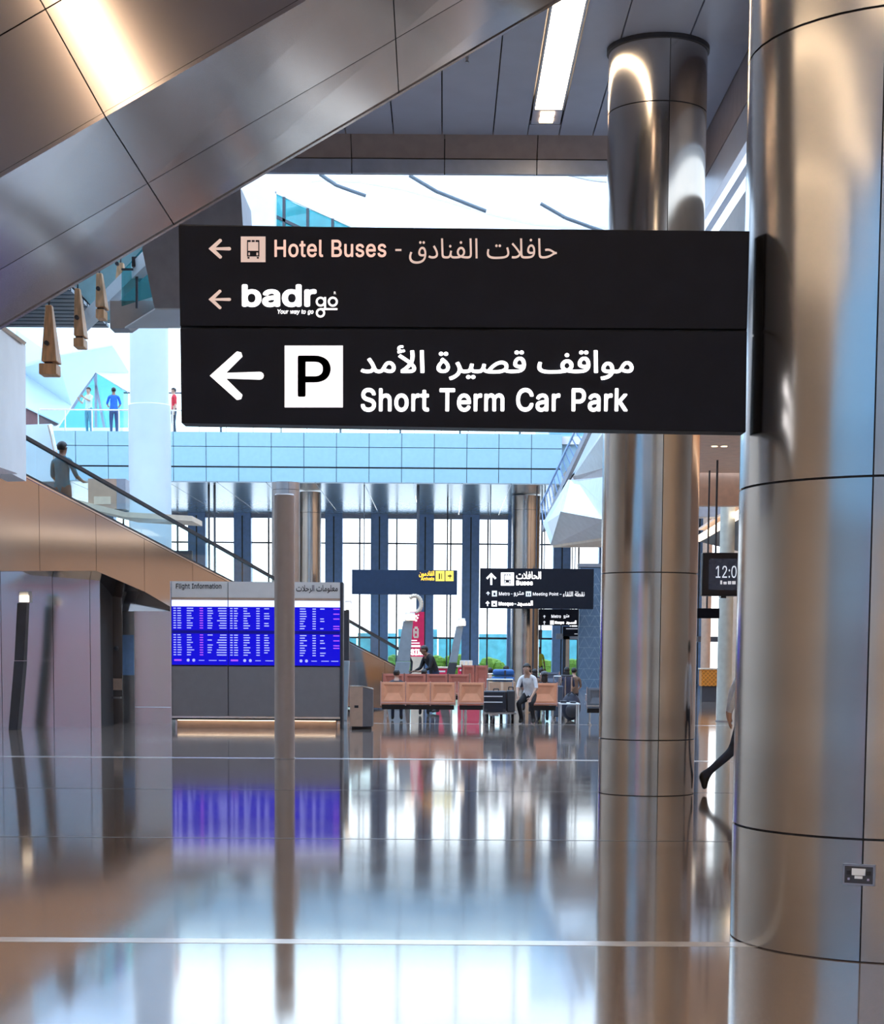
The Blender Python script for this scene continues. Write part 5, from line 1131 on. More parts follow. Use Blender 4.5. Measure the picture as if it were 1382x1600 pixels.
tc_, pcn = hang_sign('black hanging sign to the buses, right of the blue sign', 750, 889, 928.5, 950.5, YC, sign_bk, ((697, .0),)[1:] + ((766, .02), (838, .02)), ZS-.03)
def arrow_up(x0, x1, y0, y1, th):
    xm = (x0+x1)/2; hy = y0+(x1-x0)*.5
    return [rect(xm-th/2, y0+th*.6, xm+th/2, y1), [(xm, y0), (xm, y0+th*1.4), (x0+th*.7, hy+th*.8), (x0, hy)], [(xm, y0), (x1, hy), (x1-th*.7, hy+th*.8), (xm, y0+th*1.4)]]
poly_px('arrow', arrow_up(760, 776, 895, 914, 3), YC-.004, white_l, pcn)
bus_icon(783, 894.5, 803.5, 915, YC-.004, white_l, pcn)
lettering('lettering', shape_arabic('الحافلات'), 807, 893, 846, 905, YC-.004, white_l, pcn, off=.012)
lettering('lettering', 'Buses', 807, 907, 833, 914.5, YC-.004, white_l, pcn, off=.03)
dimw = pm('dim_white_letter', (.7, .7, .7), .5, emit=(.8, .82, .9), es=.55)
poly_px('arrow', arrow_up(760, 766, 924, 930, 1.3), YC-.004, dimw, pcn)
poly_px('pictogram', [rect(769, 923, 777, 932)], YC-.004, dimw, pcn)
poly_px('symbol', [rect(771.5, 926, 774.5, 930)], YC-.009, sign_bk, pcn)
lettering('lettering', 'Metro', 780, 925, 797, 930.5, YC-.004, dimw, pcn, off=.01)
poly_px('dash', [rect(799, 927.6, 801, 928.4)], YC-.004, dimw, pcn)
lettering('lettering', shape_arabic('مترو'), 803, 924, 819, 932, YC-.004, dimw, pcn, off=.01)
poly_px('pictogram', [rect(822, 924, 830.5, 932)], YC-.004, dimw, pcn)
poly_px('symbol', [rect(824, 926.5, 825.5, 930.5), rect(827, 926.5, 828.5, 930.5)], YC-.009, sign_bk, pcn)
lettering('lettering', 'Meeting Point', 833, 925.5, 873, 932, YC-.004, dimw, pcn, off=.01)
poly_px('dash', [rect(875, 928.2, 878, 929)], YC-.004, dimw, pcn)
lettering('lettering', shape_arabic('نقطة اللقاء'), 880, 924, 914, 932.5, YC-.004, dimw, pcn, off=.01)
poly_px('arrow', arrow_up(759, 765.5, 939, 947, 1.6), YC-.004, white_l, pcn)
poly_px('pictogram', [rect(768.5, 939, 777, 947.5)], YC-.004, white_l, pcn)
poly_px('symbol', [rect(771, 943, 774.5, 945.5)], YC-.009, sign_bk, pcn)
lettering('lettering', 'Mosque', 779.5, 940.5, 802.5, 947.5, YC-.004, white_l, pcn, off=.03)
poly_px('dash', [rect(804, 943, 807, 944.2)], YC-.004, white_l, pcn)
lettering('lettering', shape_arabic('المسجد'), 808.5, 938.5, 833, 948, YC-.004, white_l, pcn, off=.03)
YD = YB+2
td, pd = hang_sign('smaller black sign hanging just below the buses sign', 842, 952, 905, 977, YD, sign_bk, ((850, .02), (898, .02)), ZS-.03)
lettering('lettering', 'Metro', 862, 960.5, 877, 965.5, YD-.004, dimw, pd, off=.01)
lettering('lettering', shape_arabic('مترو'), 881, 960, 890, 966.5, YD-.004, dimw, pd, off=.01)
poly_px('arrow', arrow_up(849, 853, 961, 966, 1.2) + arrow_up(849, 853, 970, 976, 1.4), YD-.004, dimw, pd)
poly_px('pictogram', [rect(860, 969.5, 866, 976)], YD-.004, white_l, pd)
lettering('lettering', 'Mosque', 867.5, 970.5, 882, 976, YD-.004, white_l, pd, off=.03)
lettering('lettering', shape_arabic('المسجد'), 885, 969.5, 901, 976, YD-.004, white_l, pd, off=.03)
YE_ = YB+5
te, pe = hang_sign('smallest dark sign, lowest, farthest below the buses sign', 880, 979, 906, 994, YE_, sign_bk, ((893, .02),), ZS-.03)
poly_px('pictogram', [rect(885, 982, 903, 983), rect(898, 990, 903, 991)], YE_-.004, dimw, pe)
for i, (p, Y, y1, lb) in enumerate(((698, YB+6, 1050, 'thin dark cable post in the window left of the buses sign'), (336, YB+1, 905, 'dark vertical pipe above the flight board, right one'), (327, YB+1, 905, 'dark vertical pipe above the flight board, left one'))):
    a = P(p, y1, Y)
    o = obj('thin_pipe', MB().tube((a.x, Y, 0), (a.x, Y, ZS-.03), .045 if i else .03), mull); tag(o, lb, 'pipe')
# ------------------------------------------------------------------ people
skin_l = pm('skin_light', (.55, .34, .25), .55)
skin_d = pm('skin_brown', (.26, .14, .09), .55)
hair_k = pm('black_hair', (.012, .01, .01), .5, var=.3, scale=30, stretch=(1, 1, .2))
shoe_k = pm('dark_shoe', (.02, .02, .022), .5)
eye_w = pm('eye', (.03, .02, .02), .3)
CL = {}
def cloth(name, col):
    if name not in CL: CL[name] = pm(name, col, .8, var=.12, scale=12, bump=.05, bscale=14)
    return CL[name]
BASE = {  # x right, y forward, z up; a 1.70 m adult
 'pelvis': ((0, 0, .93), (.15, .11)), 'waist': ((0, 0, 1.08), (.13, .10)), 'chest': ((0, .0, 1.27), (.155, .11)), 'yoke': ((0, -.01, 1.40), (.115, .085)),
 'neck': ((0, .0, 1.49), (.052, .054)), 'jaw': ((0, .03, 1.555), (.062, .075)), 'head': ((0, .02, 1.615), (.076, .095)), 'crown': ((0, .01, 1.67), (.06, .075)),
 'sh': ((.165, -.005, 1.385), (.06, .06)), 'el': ((.225, -.03, 1.12), (.043, .043)), 'wr': ((.235, .05, .885), (.028, .024)), 'palm': ((.235, .075, .81), (.036, .018)),
 'hip': ((.088, 0, .87), (.092, .10)), 'kn': ((.10, .02, .49), (.062, .065)), 'an': ((.10, -.02, .085), (.042, .045)), 'toe': ((.11, .14, .04), (.042, .034)), 'heel': ((.10, -.06, .045), (.036, .036))}
EDG = [('pelvis', 'waist'), ('waist', 'chest'), ('chest', 'yoke'), ('yoke', 'neck'), ('neck', 'jaw'), ('jaw', 'head'), ('head', 'crown')]
LIMB = [('yoke', 'sh'), ('sh', 'el'), ('el', 'wr'), ('wr', 'palm'), ('pelvis', 'hip'), ('hip', 'kn'), ('kn', 'an'), ('an', 'toe'), ('an', 'heel')]
REG = {'neck': 0, 'jaw': 0, 'head': 0, 'crown': 0, 'palm': 0, 'finger': 0, 'toe': 3, 'heel': 3}
def person(label, loc, yaw, pose, shirt, trousers, skin=None, hair='short', group=None, scale=1.0, sleeves='short', cap=None, lean=0.0, fingers=True):
    skin = skin or skin_d
    J = {}
    for k, (p, r) in BASE.items():
        if k in ('sh', 'el', 'wr', 'palm', 'hip', 'kn', 'an', 'toe', 'heel'):
            for sd, s in (('L', -1), ('R', 1)): J[k+sd] = [Vector((p[0]*s, p[1], p[2])), r]
        else: J[k] = [Vector(p), r]
    for k, v in pose.items(): J[k][0] = Vector(v)
    E = [(a, b) for a, b in EDG]
    for sd in 'LR': E += [((a if a in J else a+sd), b+sd) for a, b in LIMB]
    for sd, s in (('L', -1), ('R', 1)):      # five unequal fingers on each palm
        w, p = J['wr'+sd][0], J['palm'+sd][0]
        d = (p-w).normalized(); sx = d.cross(Vector((0, 1, 0)) if abs(d.y) < .8 else Vector((0, 0, 1))).normalized()
        nn = sx.cross(d).normalized()
        if fingers:
            for i, (o_, l) in enumerate(((-.030, .060), (-.010, .078), (.010, .082), (.029, .068))):
                a = p+sx*o_+d*.030; b = a+d*l*.55+nn*.006; c = b+d*l*.42+nn*.02
                for nm, q, rr in (('k', a, .010), ('m', b, .009), ('t', c, .0075)): J['finger%s%d%s' % (nm, i, sd)] = [q, (rr, rr)]
                E += [('palm'+sd, 'fingerk%d%s' % (i, sd)), ('fingerk%d%s' % (i, sd), 'fingerm%d%s' % (i, sd)), ('fingerm%d%s' % (i, sd), 'fingert%d%s' % (i, sd))]
            a = p-sx*.030*s+d*(-.02)+nn*.012; b = p-sx*.055*s+d*.02+nn*.02; c = b+d*.03
            for nm, q in (('k', a), ('m', b), ('t', c)): J['finger%s9%s' % (nm, sd)] = [q, (.011, .011)]
            E += [('palm'+sd, 'fingerk9'+sd), ('fingerk9'+sd, 'fingerm9'+sd), ('fingerm9'+sd, 'fingert9'+sd)]
    names = list(J); idx = {n: i for i, n in enumerate(names)}
    bm = bmesh.new(); lay = bm.verts.layers.skin.verify()
    vs = []
    for n in names:
        v = bm.verts.new(J[n][0]); v[lay].radius = J[n][1]; v[lay].use_root = (n == 'pelvis'); vs.append(v)
    for a, b in E: bm.edges.new((vs[idx[a]], vs[idx[b]]))
    me = D.meshes.new('skeleton'); bm.to_mesh(me); bm.free()
    tmp = D.objects.new('skeleton', me); COL.objects.link(tmp)
    m = tmp.modifiers.new('s', 'SKIN'); m.use_smooth_shade = True
    tmp.modifiers.new('u', 'SUBSURF').levels = 1
    dg = bpy.context.evaluated_depsgraph_get()
    body = D.meshes.new_from_object(tmp.evaluated_get(dg)); D.objects.remove(tmp)
    body.name = 'person'
    # nose, ears and eyes are part of the same head mesh
    bm = bmesh.new(); bm.from_mesh(body)
    hx = J['head'][0]; fw = (J['jaw'][0]-J['neck'][0]); 
    hr = Matrix.Rotation(pose_turn.get(label, 0.0), 4, 'Z')
    def bulge(off, r, sc, mi):
        mat_ = Matrix.Translation(hx) @ hr @ Matrix.Translation(off) @ Matrix.Diagonal((sc[0], sc[1], sc[2], 1))
        g = bmesh.ops.create_icosphere(bm, subdivisions=1, radius=r, matrix=mat_)
        for v in g['verts']:
            for f in v.link_faces: f.material_index = mi
    nb0 = len(bm.faces)
    for f in bm.faces: f.material_index = 9
    bulge((0, .098, -.015), .016, (.8, 1, 1.5), 0)
    for s in (-1, 1):
        bulge((.078*s, -.005, -.01), .022, (.4, .8, 1.3), 0); bulge((.030*s, .086, .012), .010, (1.2, .6, .8), 4)
    bulge((0, .082, -.055), .016, (1.5, .5, .4), 0)
    bm.to_mesh(body); bm.free()
    for mm in (skin, shirt, trousers, shoe_k, eye_w): body.materials.append(mm)
    segs = []
    for a, b in E:
        key = b.rstrip('LR')
        if key.startswith('finger'): key = 'finger'
        if key in REG: r = REG[key]
        elif key in ('hip', 'kn', 'an'): r = 2
        elif key == 'wr': r = 0 if sleeves == 'short' else 1
        elif key == 'waist': r = 1
        else: r = 1
        segs.append((J[a][0], J[b][0], r))
    for pg in body.polygons:
        if pg.material_index != 9: continue
        c = pg.center; best = (9, 1)
        for a, b, r in segs:
            ab = b-a; t = max(0, min(1, (c-a).dot(ab)/max(1e-9, ab.length_squared)))
            dd = (c-(a+ab*t)).length
            if dd < best[0]: best = (dd, r)
        pg.material_index = best[1]
    body.polygons.foreach_set('use_smooth', [True]*len(body.polygons))
    o = D.objects.new('person', body); COL.objects.link(o)
    o.location = loc; o.rotation_euler = (0, 0, yaw); o.scale = (scale,)*3
    ORG[o.name] = Vector((0, 0, 0))
    tag(o, label, 'person', group)
    # hair (or cap) as a child of the body
    if hair:
        hm = MB(); c = hx+Vector((0, -.012, .02))
        hm.ball((c.x, c.y, c.z), .088, .104, .098, 16, 10)
        hm.v = [v for v in hm.v]
        mbf = MB()
        # keep the cap of hair: above the brow in front, down to the nape behind
        keep = lambda p: (p.z-c.z) > (.030 if p.y-c.y > .03 else -.075 if p.y-c.y < -.02 else -.01)
        fs = [f for f in hm.f if all(keep(hm.v[i]) for i in f)]
        mbf.add(hm.v, fs)
        if hair == 'long':
            q = hx+Vector((0, -.07, -.06))
            mbf.ball((q.x, q.y, q.z-.06), .085, .05, .17, 12, 8)
        used = sorted({i for f in mbf.f for i in f}); re_ = {k: i for i, k in enumerate(used)}
        mbf.v = [mbf.v[i] for i in used]; mbf.f = [[re_[i] for i in f] for f in mbf.f]
        hh = obj('hair', mbf, hair_k, o)
    if cap:
        cm = MB(); c = hx+Vector((0, -.005, .045))
        cm.lathe((c.x, c.y, c.z), [(.098, -.02), (.098, .02), (.08, .055), (.04, .075), (.005, .08)], 16)
        cm.hexa([c+Vector((-.07, .08, -.012)), c+Vector((.07, .08, -.012)), c+Vector((.05, .17, -.022)), c+Vector((-.05, .17, -.022))],
                [c+Vector((-.07, .08, 0)), c+Vector((.07, .08, 0)), c+Vector((.05, .17, -.012)), c+Vector((-.05, .17, -.012))])
        obj('cap', cm, cap, o)
    return o
pose_turn = {}
STAND = {}
RAIL = {'elL': (-.24, .06, 1.14), 'wrL': (-.20, .30, 1.08), 'palmL': (-.19, .37, 1.07), 'elR': (.24, .06, 1.14), 'wrR': (.20, .30, 1.08), 'palmR': (.19, .37, 1.07)}
SITZ = -.50
SIT = {'pelvis': (0, 0, .53), 'waist': (0, -.03, .68), 'chest': (0, -.06, .87), 'yoke': (0, -.06, 1.0), 'neck': (0, -.05, 1.09), 'jaw': (0, -.01, 1.155), 'head': (0, -.02, 1.215), 'crown': (0, -.03, 1.27)}
for s, n in ((-1, 'L'), (1, 'R')):
    SIT.update({'sh'+n: (.165*s, -.06, .985), 'el'+n: (.22*s, .02, .75), 'wr'+n: (.16*s, .24, .66), 'palm'+n: (.14*s, .31, .65), 'hip'+n: (.09*s, .05, .50), 'kn'+n: (.11*s, .46, .50), 'an'+n: (.11*s, .45, .085), 'toe'+n: (.12*s, .60, .04), 'heel'+n: (.11*s, .40, .045)})

# rider on the lower escalator, two leaning at the rail, one in red
rq = E2(150)+pE*.75
person('person in a teal shirt riding the moving walkway, seen from behind', (rq.x, rq.y, P(95, 692, rq.y).z-1.70*1.14), math.radians(-22), RAIL, cloth('teal_cloth', (.01, .13, .20)), cloth('brown_trousers', (.12, .06, .05)), skin_d, scale=1.14)
def upstairs(px, label, shirt, tr, sk, yaw, pose, head_y, Y=YB+1.1):
    z = P(px, head_y, Y).z-1.70
    z = ZB-.05 
    top = P(px, head_y, Y).z
    return person(label, (P(px, 640, Y).x, Y, z), yaw, pose, shirt, tr, sk, scale=max(.9, min(1.08, (top-z)/1.71)))
upstairs(178, 'person in a bright blue shirt with hands in front, standing on the balcony', cloth('royal_blue', (.02, .14, .62)), cloth('navy_trousers', (.03, .05, .16)), skin_d, 0.2, RAIL, 602)
upstairs(139, 'person in a pale shirt holding something up, standing on the balcony', cloth('pale_cloth', (.55, .75, .80)), cloth('teal_jeans', (.10, .30, .40)), skin_l, 2.6,
         {'elL': (-.2, .16, 1.2), 'wrL': (-.08, .32, 1.3), 'palmL': (-.04, .38, 1.34), 'elR': (.22, .10, 1.15), 'wrR': (.16, .32, 1.22), 'palmR': (.13, .39, 1.26)}, 603)
upstairs(272, 'person in a red shirt on the balcony right of the white column', cloth('red_cloth', (.62, .03, .05)), cloth('black_trousers', (.03, .04, .07)), skin_l, 1.9, STAND, 600)
# someone walking behind the nearest column: trailing leg shows
wk = G(1112, 1240)
person('person striding away behind the nearest steel column, one dark leg showing', (P(1166, 1100, wk.y).x, wk.y, 0), math.radians(-90),
       {'pelvis': (0, 0, .92), 'hipL': (-.09, 0, .87), 'knL': (-.10, -.12, .48), 'anL': (-.10, -.44, .19), 'toeL': (-.10, -.43, .035), 'heelL': (-.10, -.50, .20),
        'knR': (.10, .22, .50), 'anR': (.10, .32, .10), 'toeR': (.10, .47, .06), 'heelR': (.10, .28, .05),
        'elL': (-.24, -.12, 1.14), 'wrL': (-.25, -.16, .92), 'palmL': (-.25, -.15, .85), 'elR': (.24, -.14, 1.14), 'wrR': (.24, -.22, .92), 'palmR': (.24, -.22, .85)},
       cloth('white_shirt', (.75, .76, .82)), cloth('black_trousers', (.012, .012, .016)), skin_l, sleeves='long')

# ------------------------------------------------------------------ benches
def bench(label, px0, Y, n, lf, group, backm, pitch_px=38.2, ztop=1066, bottom=1097, yaw=0.0, legs=True):
    x0 = P(px0, 1080, Y).x; w = pitch_px*Y/F_
    t = thing('bench', label, 'bench', (x0+w*n/2, Y, 0), group)
    zt, zb = P(650, ztop, Y).z, P(650, bottom, Y).z
    h = zt-zb
    for k in range(n):
        a, b = x0+k*w+.012, x0+(k+1)*w-.012
        # backrest: leather pressed into a hipped pyramid
        yb = Y; i = .05
        o0 = [(a, zb), (b, zb), (b, zt), (a, zt)]
        o1 = [(a+i, zb+i*.7), (b-i, zb+i*.7), (b-i, zt-i*.9), (a+i, zt-i*.9)]
        tp = [(a+w*.13, zt-h*.2), (b-w*.13, zt-h*.2), (b-w*.20, zt-h*.36), (a+w*.20, zt-h*.36)]
        rg = [(a+w*.25, zb+h*.45), (b-w*.25, zb+h*.45)]
        mb = MB()
        vs = [(x, yb, z) for x, z in o0]+[(x, yb-.006, z) for x, z in o1]+[(x, yb+.035, z) for x, z in rg]+[(x, yb+.09, z) for x, z in o0]+[(x, yb+.02, z) for x, z in (tp[0], tp[1])]
        # 0-3 outer, 4-7 inner, 8-9 ridge, 10-13 back, 14-15 upper crease
        fs = [[0,1,5,4],[1,2,6,5],[2,3,7,6],[3,0,4,7],[4,5,9,8],[5,6,15,9],[7,4,8,14],[7,14,15,6],[14,8,9,15],
              [0,10,11,1],[1,11,12,2],[2,12,13,3],[3,13,10,0],[10,13,12,11]]
        mb.add(vs, fs)
        obj('backrest', mb, backm, t, smooth=False)
        obj('seat', MB().hexa([(a, Y+.06, zb-.06), (b, Y+.06, zb-.06), (b, Y+.50, zb-.02), (a, Y+.50, zb-.02)], [(a, Y+.06, zb+.0), (b, Y+.06, zb+.0), (b, Y+.50, zb+.05), (a, Y+.50, zb+.05)]), backm, t, bevel=.01)
    for k in range(n+1):
        x = x0+k*w
        obj('arm_frame', MB().path([(x, Y+.02, zb-.08), (x, Y+.02, zt+.02)], .014, 6).path([(x, Y+.05, zb+.22), (x, Y+.45, zb+.22), (x, Y+.46, zb)], .014, 6), salmon_f if backm is salmon else chrome, t)
    obj('back_rail', MB().box(x0, x0+n*w, Y-.008, Y+.02, zb-.03, zb+.0), salmon_f if backm is salmon else chrome, t)
    obj('beam', MB().box(x0+.02, x0+n*w-.02, Y+.16, Y+.26, zb-.17, zb-.07), black, t)
    for k in range(2):
        xl = x0+.08 if k == 0 else x0+n*w-.08
        obj('leg', MB().box(xl-.02, xl+.02, Y+.19, Y+.23, .03, zb-.08), chrome, t)
        obj('foot', MB().box(xl-.025, xl+.025, Y-.02, Y+.46, 0, .035), chrome, t)
    return t
YBn = G(650, 1128).y
bench('salmon leather three-seat bench nearest the litter bin, seen from behind', 595.5, YBn, 3, 2, 'benches in the waiting area', salmon, 38.6)
bench('single salmon leather seat left of the black banded suitcase, seen from behind', 717, YBn, 1, 2, 'benches in the waiting area', salmon, 40)
bench('single salmon leather seat with the capped sitter, right of the white top', 828.5, YBn, 1, 2, 'benches in the waiting area', salmon, 42.5)
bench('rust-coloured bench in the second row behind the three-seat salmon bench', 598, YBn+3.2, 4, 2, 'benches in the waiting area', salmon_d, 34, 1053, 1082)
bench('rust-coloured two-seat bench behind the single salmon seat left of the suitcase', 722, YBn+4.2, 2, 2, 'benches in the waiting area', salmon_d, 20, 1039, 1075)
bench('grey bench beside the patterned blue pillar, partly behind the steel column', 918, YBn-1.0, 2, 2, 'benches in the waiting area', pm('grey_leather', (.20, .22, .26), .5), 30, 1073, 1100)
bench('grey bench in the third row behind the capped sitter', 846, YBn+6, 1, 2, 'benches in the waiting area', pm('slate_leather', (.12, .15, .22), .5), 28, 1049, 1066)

def sitter(px, head_y, Y, label, shirt, tr, hair='short', cap=None, sk=None, yaw=0.0):
    x = P(px, 1060, Y).x
    top = P(px, head_y, Y).z
    o = person(label, (x, Y, 0), yaw, SIT, shirt, tr, sk or skin_l, hair, 'people sitting on the benches', cap=cap, scale=max(.85, min(1.15, top/1.31)))
    return o
dk = cloth('dark_jacket', (.04, .04, .06)); dt = cloth('dark_jeans', (.03, .035, .06))
sitter(620, 1047, YBn+.40, 'dark-haired person sitting on the left end of the salmon three-seat bench', cloth('dark_jacket', (.04, .04, .06)), dt)
sitter(851, 1052, YBn+.40, 'person in a grey cap on the single salmon seat by the white table', cloth('black_top', (.02, .02, .03)), dt, 'long', pm('grey_cap', (.14, .15, .17), .8))
sitter(663, 1050, YBn+3.5, 'person with reddish clothing sitting low in the second row left', cloth('maroon', (.25, .05, .05)), dt)
sitter(766, 1044, YBn+5.2, 'dark-haired sitter left of the blue bundles, in a far row', cloth('olive', (.16, .14, .08)), dt)
sitter(791, 1041, YBn+6.5, 'dark-haired sitter just above the blue bundles, in a far row', cloth('grey_top', (.2, .2, .22)), dt)
for i, (p, yy, Y, lb) in enumerate(((826, 1044, 46.5, 'dark-haired sitter behind the woman in the white top'), (836, 1047, 45.5, 'sitter with black hair, second right of the white top'),
                                    (846, 1045, 48, 'sitter with black hair left of the yellow vest guard'), (886, 1043, 47, 'dark-haired sitter beside the doorway, left one of two'), (897, 1044, 47.5, 'dark-haired sitter beside the doorway, right one of two'))):
    sitter(p, yy, Y, lb, cloth('mix%d' % (i % 3), [(.05, .05, .09), (.22, .14, .1), (.03, .03, .04)][i % 3]), dt, 'long' if i % 2 else 'short')

# person in the white top beside the trolley
Yp = G(820, 1131).y-.1
pose_turn['person in a white top and dark trousers reaching to the luggage trolley'] = math.radians(25)
person('person in a white top and dark trousers reaching to the luggage trolley', (P(826, 1090, Yp+.1).x, Yp+.1, 0), math.radians(160),
       {'pelvis': (0, -.10, .62), 'waist': (0, -.06, .76), 'chest': (0, .02, .93), 'yoke': (0, .05, 1.05), 'neck': (0, .09, 1.13), 'jaw': (0, .15, 1.18), 'head': (0, .14, 1.245), 'crown': (0, .13, 1.30),
        'shL': (-.16, .05, 1.03), 'shR': (.16, .05, 1.03), 'elL': (-.22, .10, .80), 'wrL': (-.16, .26, .62), 'palmL': (-.14, .31, .56), 'elR': (.22, .12, .80), 'wrR': (.16, .30, .66), 'palmR': (.14, .35, .60),
        'hipL': (-.10, -.08, .58), 'hipR': (.10, -.08, .58), 'knL': (-.15, .26, .46), 'knR': (.15, .26, .46), 'anL': (-.14, .02, .085), 'anR': (.14, .02, .085), 'toeL': (-.15, .17, .04), 'toeR': (.15, .17, .04), 'heelL': (-.14, -.04, .045), 'heelR': (.14, -.04, .045)},
       cloth('white_top', (.85, .85, .88)), cloth('black_trousers2', (.02, .018, .022)), skin_l, 'short', scale=.97)
# standing person in black leaning over behind the benches
Yq = 45.0
person('person in black leaning over in front of the red banner', (P(680, 1040, Yq).x, Yq, 0), math.radians(120),
       {'waist': (0, .03, 1.06), 'chest': (0, .12, 1.2), 'yoke': (0, .18, 1.3), 'neck': (0, .24, 1.37), 'jaw': (0, .31, 1.4), 'head': (0, .31, 1.46), 'crown': (0, .31, 1.52),
        'shL': (-.165, .18, 1.29), 'shR': (.165, .18, 1.29), 'elL': (-.22, .26, 1.05), 'wrL': (-.16, .45, .98), 'palmL': (-.14, .52, .97), 'elR': (.22, .26, 1.05), 'wrR': (.16, .45, .98), 'palmR': (.14, .52, .97)},
       cloth('black_coat', (.012, .012, .016)), cloth('navy_jeans', (.02, .03, .08)), skin_d, 'short', scale=1.08, sleeves='long')
person('guard in a yellow-green vest standing by the far doorway', (P(843, 1040, YB+5.5).x, YB+5.5, 0), math.radians(200), STAND, cloth('hi_vis', (.55, .62, .05)), cloth('vest_trousers', (.10, .12, .10)), skin_d, 'short', scale=1.0)

# ------------------------------------------------------------------ luggage
Yl = G(772, 1132).y-.1
def lx(px): return P(px, 1100, Yl).x
def lz(py): return P(780, py, Yl).z
t = thing('luggage_trolley', 'steel luggage trolley loaded with a black suitcase and boxes', 'trolley', (lx(785), Yl, 0))
obj('deck', MB().box(lx(758), lx(808), Yl+.15, Yl+.75, .22, .26), steel_d, t)
for p in (762, 803):
    obj('side_rail', MB().path([(lx(p), Yl+.15, .24), (lx(p), Yl+.78, .24), (lx(p+1), Yl+.82, .95)], .016, 6), chrome, t)
obj('push_handle', MB().tube((lx(762), Yl+.82, .95), (lx(804), Yl+.82, .95), .02, 8), chrome, t)
obj('front_bumper', MB().box(lx(765), lx(780), Yl+.05, Yl+.12, .18, .24), chrome, t)
for px in (772, 763, 803):
    y = Yl+.1 if px == 772 else Yl+.6
    w = obj('wheel', MB().tube((lx(px)-.025, y, .11), (lx(px)+.025, y, .11), .11, 16), black, t)
    obj('hub', MB().tube((lx(px)-.03, y, .11), (lx(px)+.03, y, .11), .045, 10), chrome, w)
    obj('fork', MB().box(lx(px)-.045, lx(px)+.045, y-.02, y+.02, .20, .24), chrome, t)
t = thing('suitcase', 'black suitcase with two pale bands lying on the luggage trolley', 'suitcase', (lx(775), Yl+.2, .26))
obj('shell', MB().box(lx(757), lx(792), Yl+.17, Yl+.55, .265, lz(1080)), pm('suitcase_navy', (.015, .02, .035), .35), t, bevel=.03)
for z in (1088.5, 1097.5): obj('band', MB().box(lx(756.6), lx(786), Yl+.160, Yl+.172, lz(z)-.011, lz(z)+.011), white, t)
obj('handle', MB().path([(lx(772), Yl+.3, lz(1080)-.005), (lx(772), Yl+.3, lz(1077)), (lx(780), Yl+.3, lz(1077)), (lx(780), Yl+.3, lz(1080)-.005)], .012, 6), charcoal, t)
for p in (760, 789): obj('corner_guard', MB().box(lx(p)-.03, lx(p)+.03, Yl+.163, Yl+.2, .275, .33), charcoal, t)
t = thing('suitcase', 'black upright case behind the banded suitcase on the trolley', 'suitcase', (lx(798), Yl+.4, .26))
obj('shell', MB().box(lx(792.8), lx(806), Yl+.25, Yl+.60, .265, lz(1079)), charcoal, t, bevel=.03)
obj('handle', MB().path([(lx(796), Yl+.4, lz(1079)-.01), (lx(796), Yl+.4, lz(1074)), (lx(803), Yl+.4, lz(1074)), (lx(803), Yl+.4, lz(1079)-.01)], .012, 6), black, t)
Yz = Yl+1.9
def bz(py): return P(780, py, Yz).z
def bxx(px): return P(px, 1070, Yz).x
t = thing('luggage_trolley', 'second luggage trolley stacked with a tan box and blue bundles', 'trolley', (bxx(787), Yz, 0))
obj('deck', MB().box(bxx(763), bxx(806), Yz, Yz+.7, .20, .24), steel_d, t)
obj('back_frame', MB().path([(bxx(764), Yz+.74, .22), (bxx(764), Yz+.74, 1.05), (bxx(806), Yz+.74, 1.05), (bxx(806), Yz+.74, .22)], .016, 6), chrome, t)
for px, y in ((768, .1), (801, .1), (785, .6)): obj('wheel', MB().tube((bxx(px)-.02, Yz+y, .10), (bxx(px)+.02, Yz+y, .10), .10, 14), black, t)
t = thing('cardboard_box', 'tan cardboard box under the blue bundles', 'box', (bxx(785), Yz, .24))
obj('carton', MB().box(bxx(765), bxx(806), Yz+.02, Yz+.62, .245, bz(1066)), tanbox, t, bevel=.006)
obj('tape', MB().box(bxx(783), bxx(787), Yz+.012, Yz+.63, .25, bz(1066)+.004), cream, t)
for y0, y1, lb in ((1057, 1065.5, 'blue nylon bundle lying on the tan box, lower one'), (1046, 1056.5, 'blue nylon bundle lying on top of the other blue bundle')):
    t = thing('duffel_bag', lb, 'bag', (bxx(787), Yz+.3, bz(y1)), 'blue bundles on the trolley')
    obj('bag_body', MB().box(bxx(769 if y0 > 1050 else 771), bxx(804), Yz+.05, Yz+.55, bz(y1)+.004, bz(y0)), blue_b, t, bevel=.05)
    obj('strap', MB().box(bxx(788), bxx(791), Yz+.044, Yz+.06, bz(y1)+.02, bz(y0)-.02), charcoal, t)
t = thing('side_table', 'low white table right of the salmon benches', 'table', (P(888, 1100, 39).x, 39, 0))
a, b = P(875, 1100, 39).x, P(907, 1100, 39).x
zt = P(888, 1099, 39).z
obj('table_top', MB().box(a, b, 39.0, 39.7, zt-.03, zt), white, t, bevel=.006)
for x in (a+.03, b-.03):
    for y in (39.05, 39.65): obj('leg', MB().tube((x, y, 0), (x, y, zt-.03), .015, 8), white, t)
for p, w, h, lb in ((882, .07, .05, 'small dark tray on the white table, left one'), (897, .07, .035, 'small dark tray on the white table, right one')):
    x = P(p, 1100, 39).x
    o = obj('tray', MB().hexa([(x-w*.8, 39.15, zt), (x+w*.8, 39.15, zt), (x+w*.8, 39.45, zt), (x-w*.8, 39.45, zt)], [(x-w, 39.1, zt+h), (x+w, 39.1, zt+h), (x+w, 39.5, zt+h), (x-w, 39.5, zt+h)]), charcoal)
    tag(o, lb, 'tray')
t = thing('backpack', 'dark round backpack on the floor behind the white table', 'bag', (P(894, 1090, 40.6).x, 40.6, 0))
x = P(894, 1090, 40.6).x
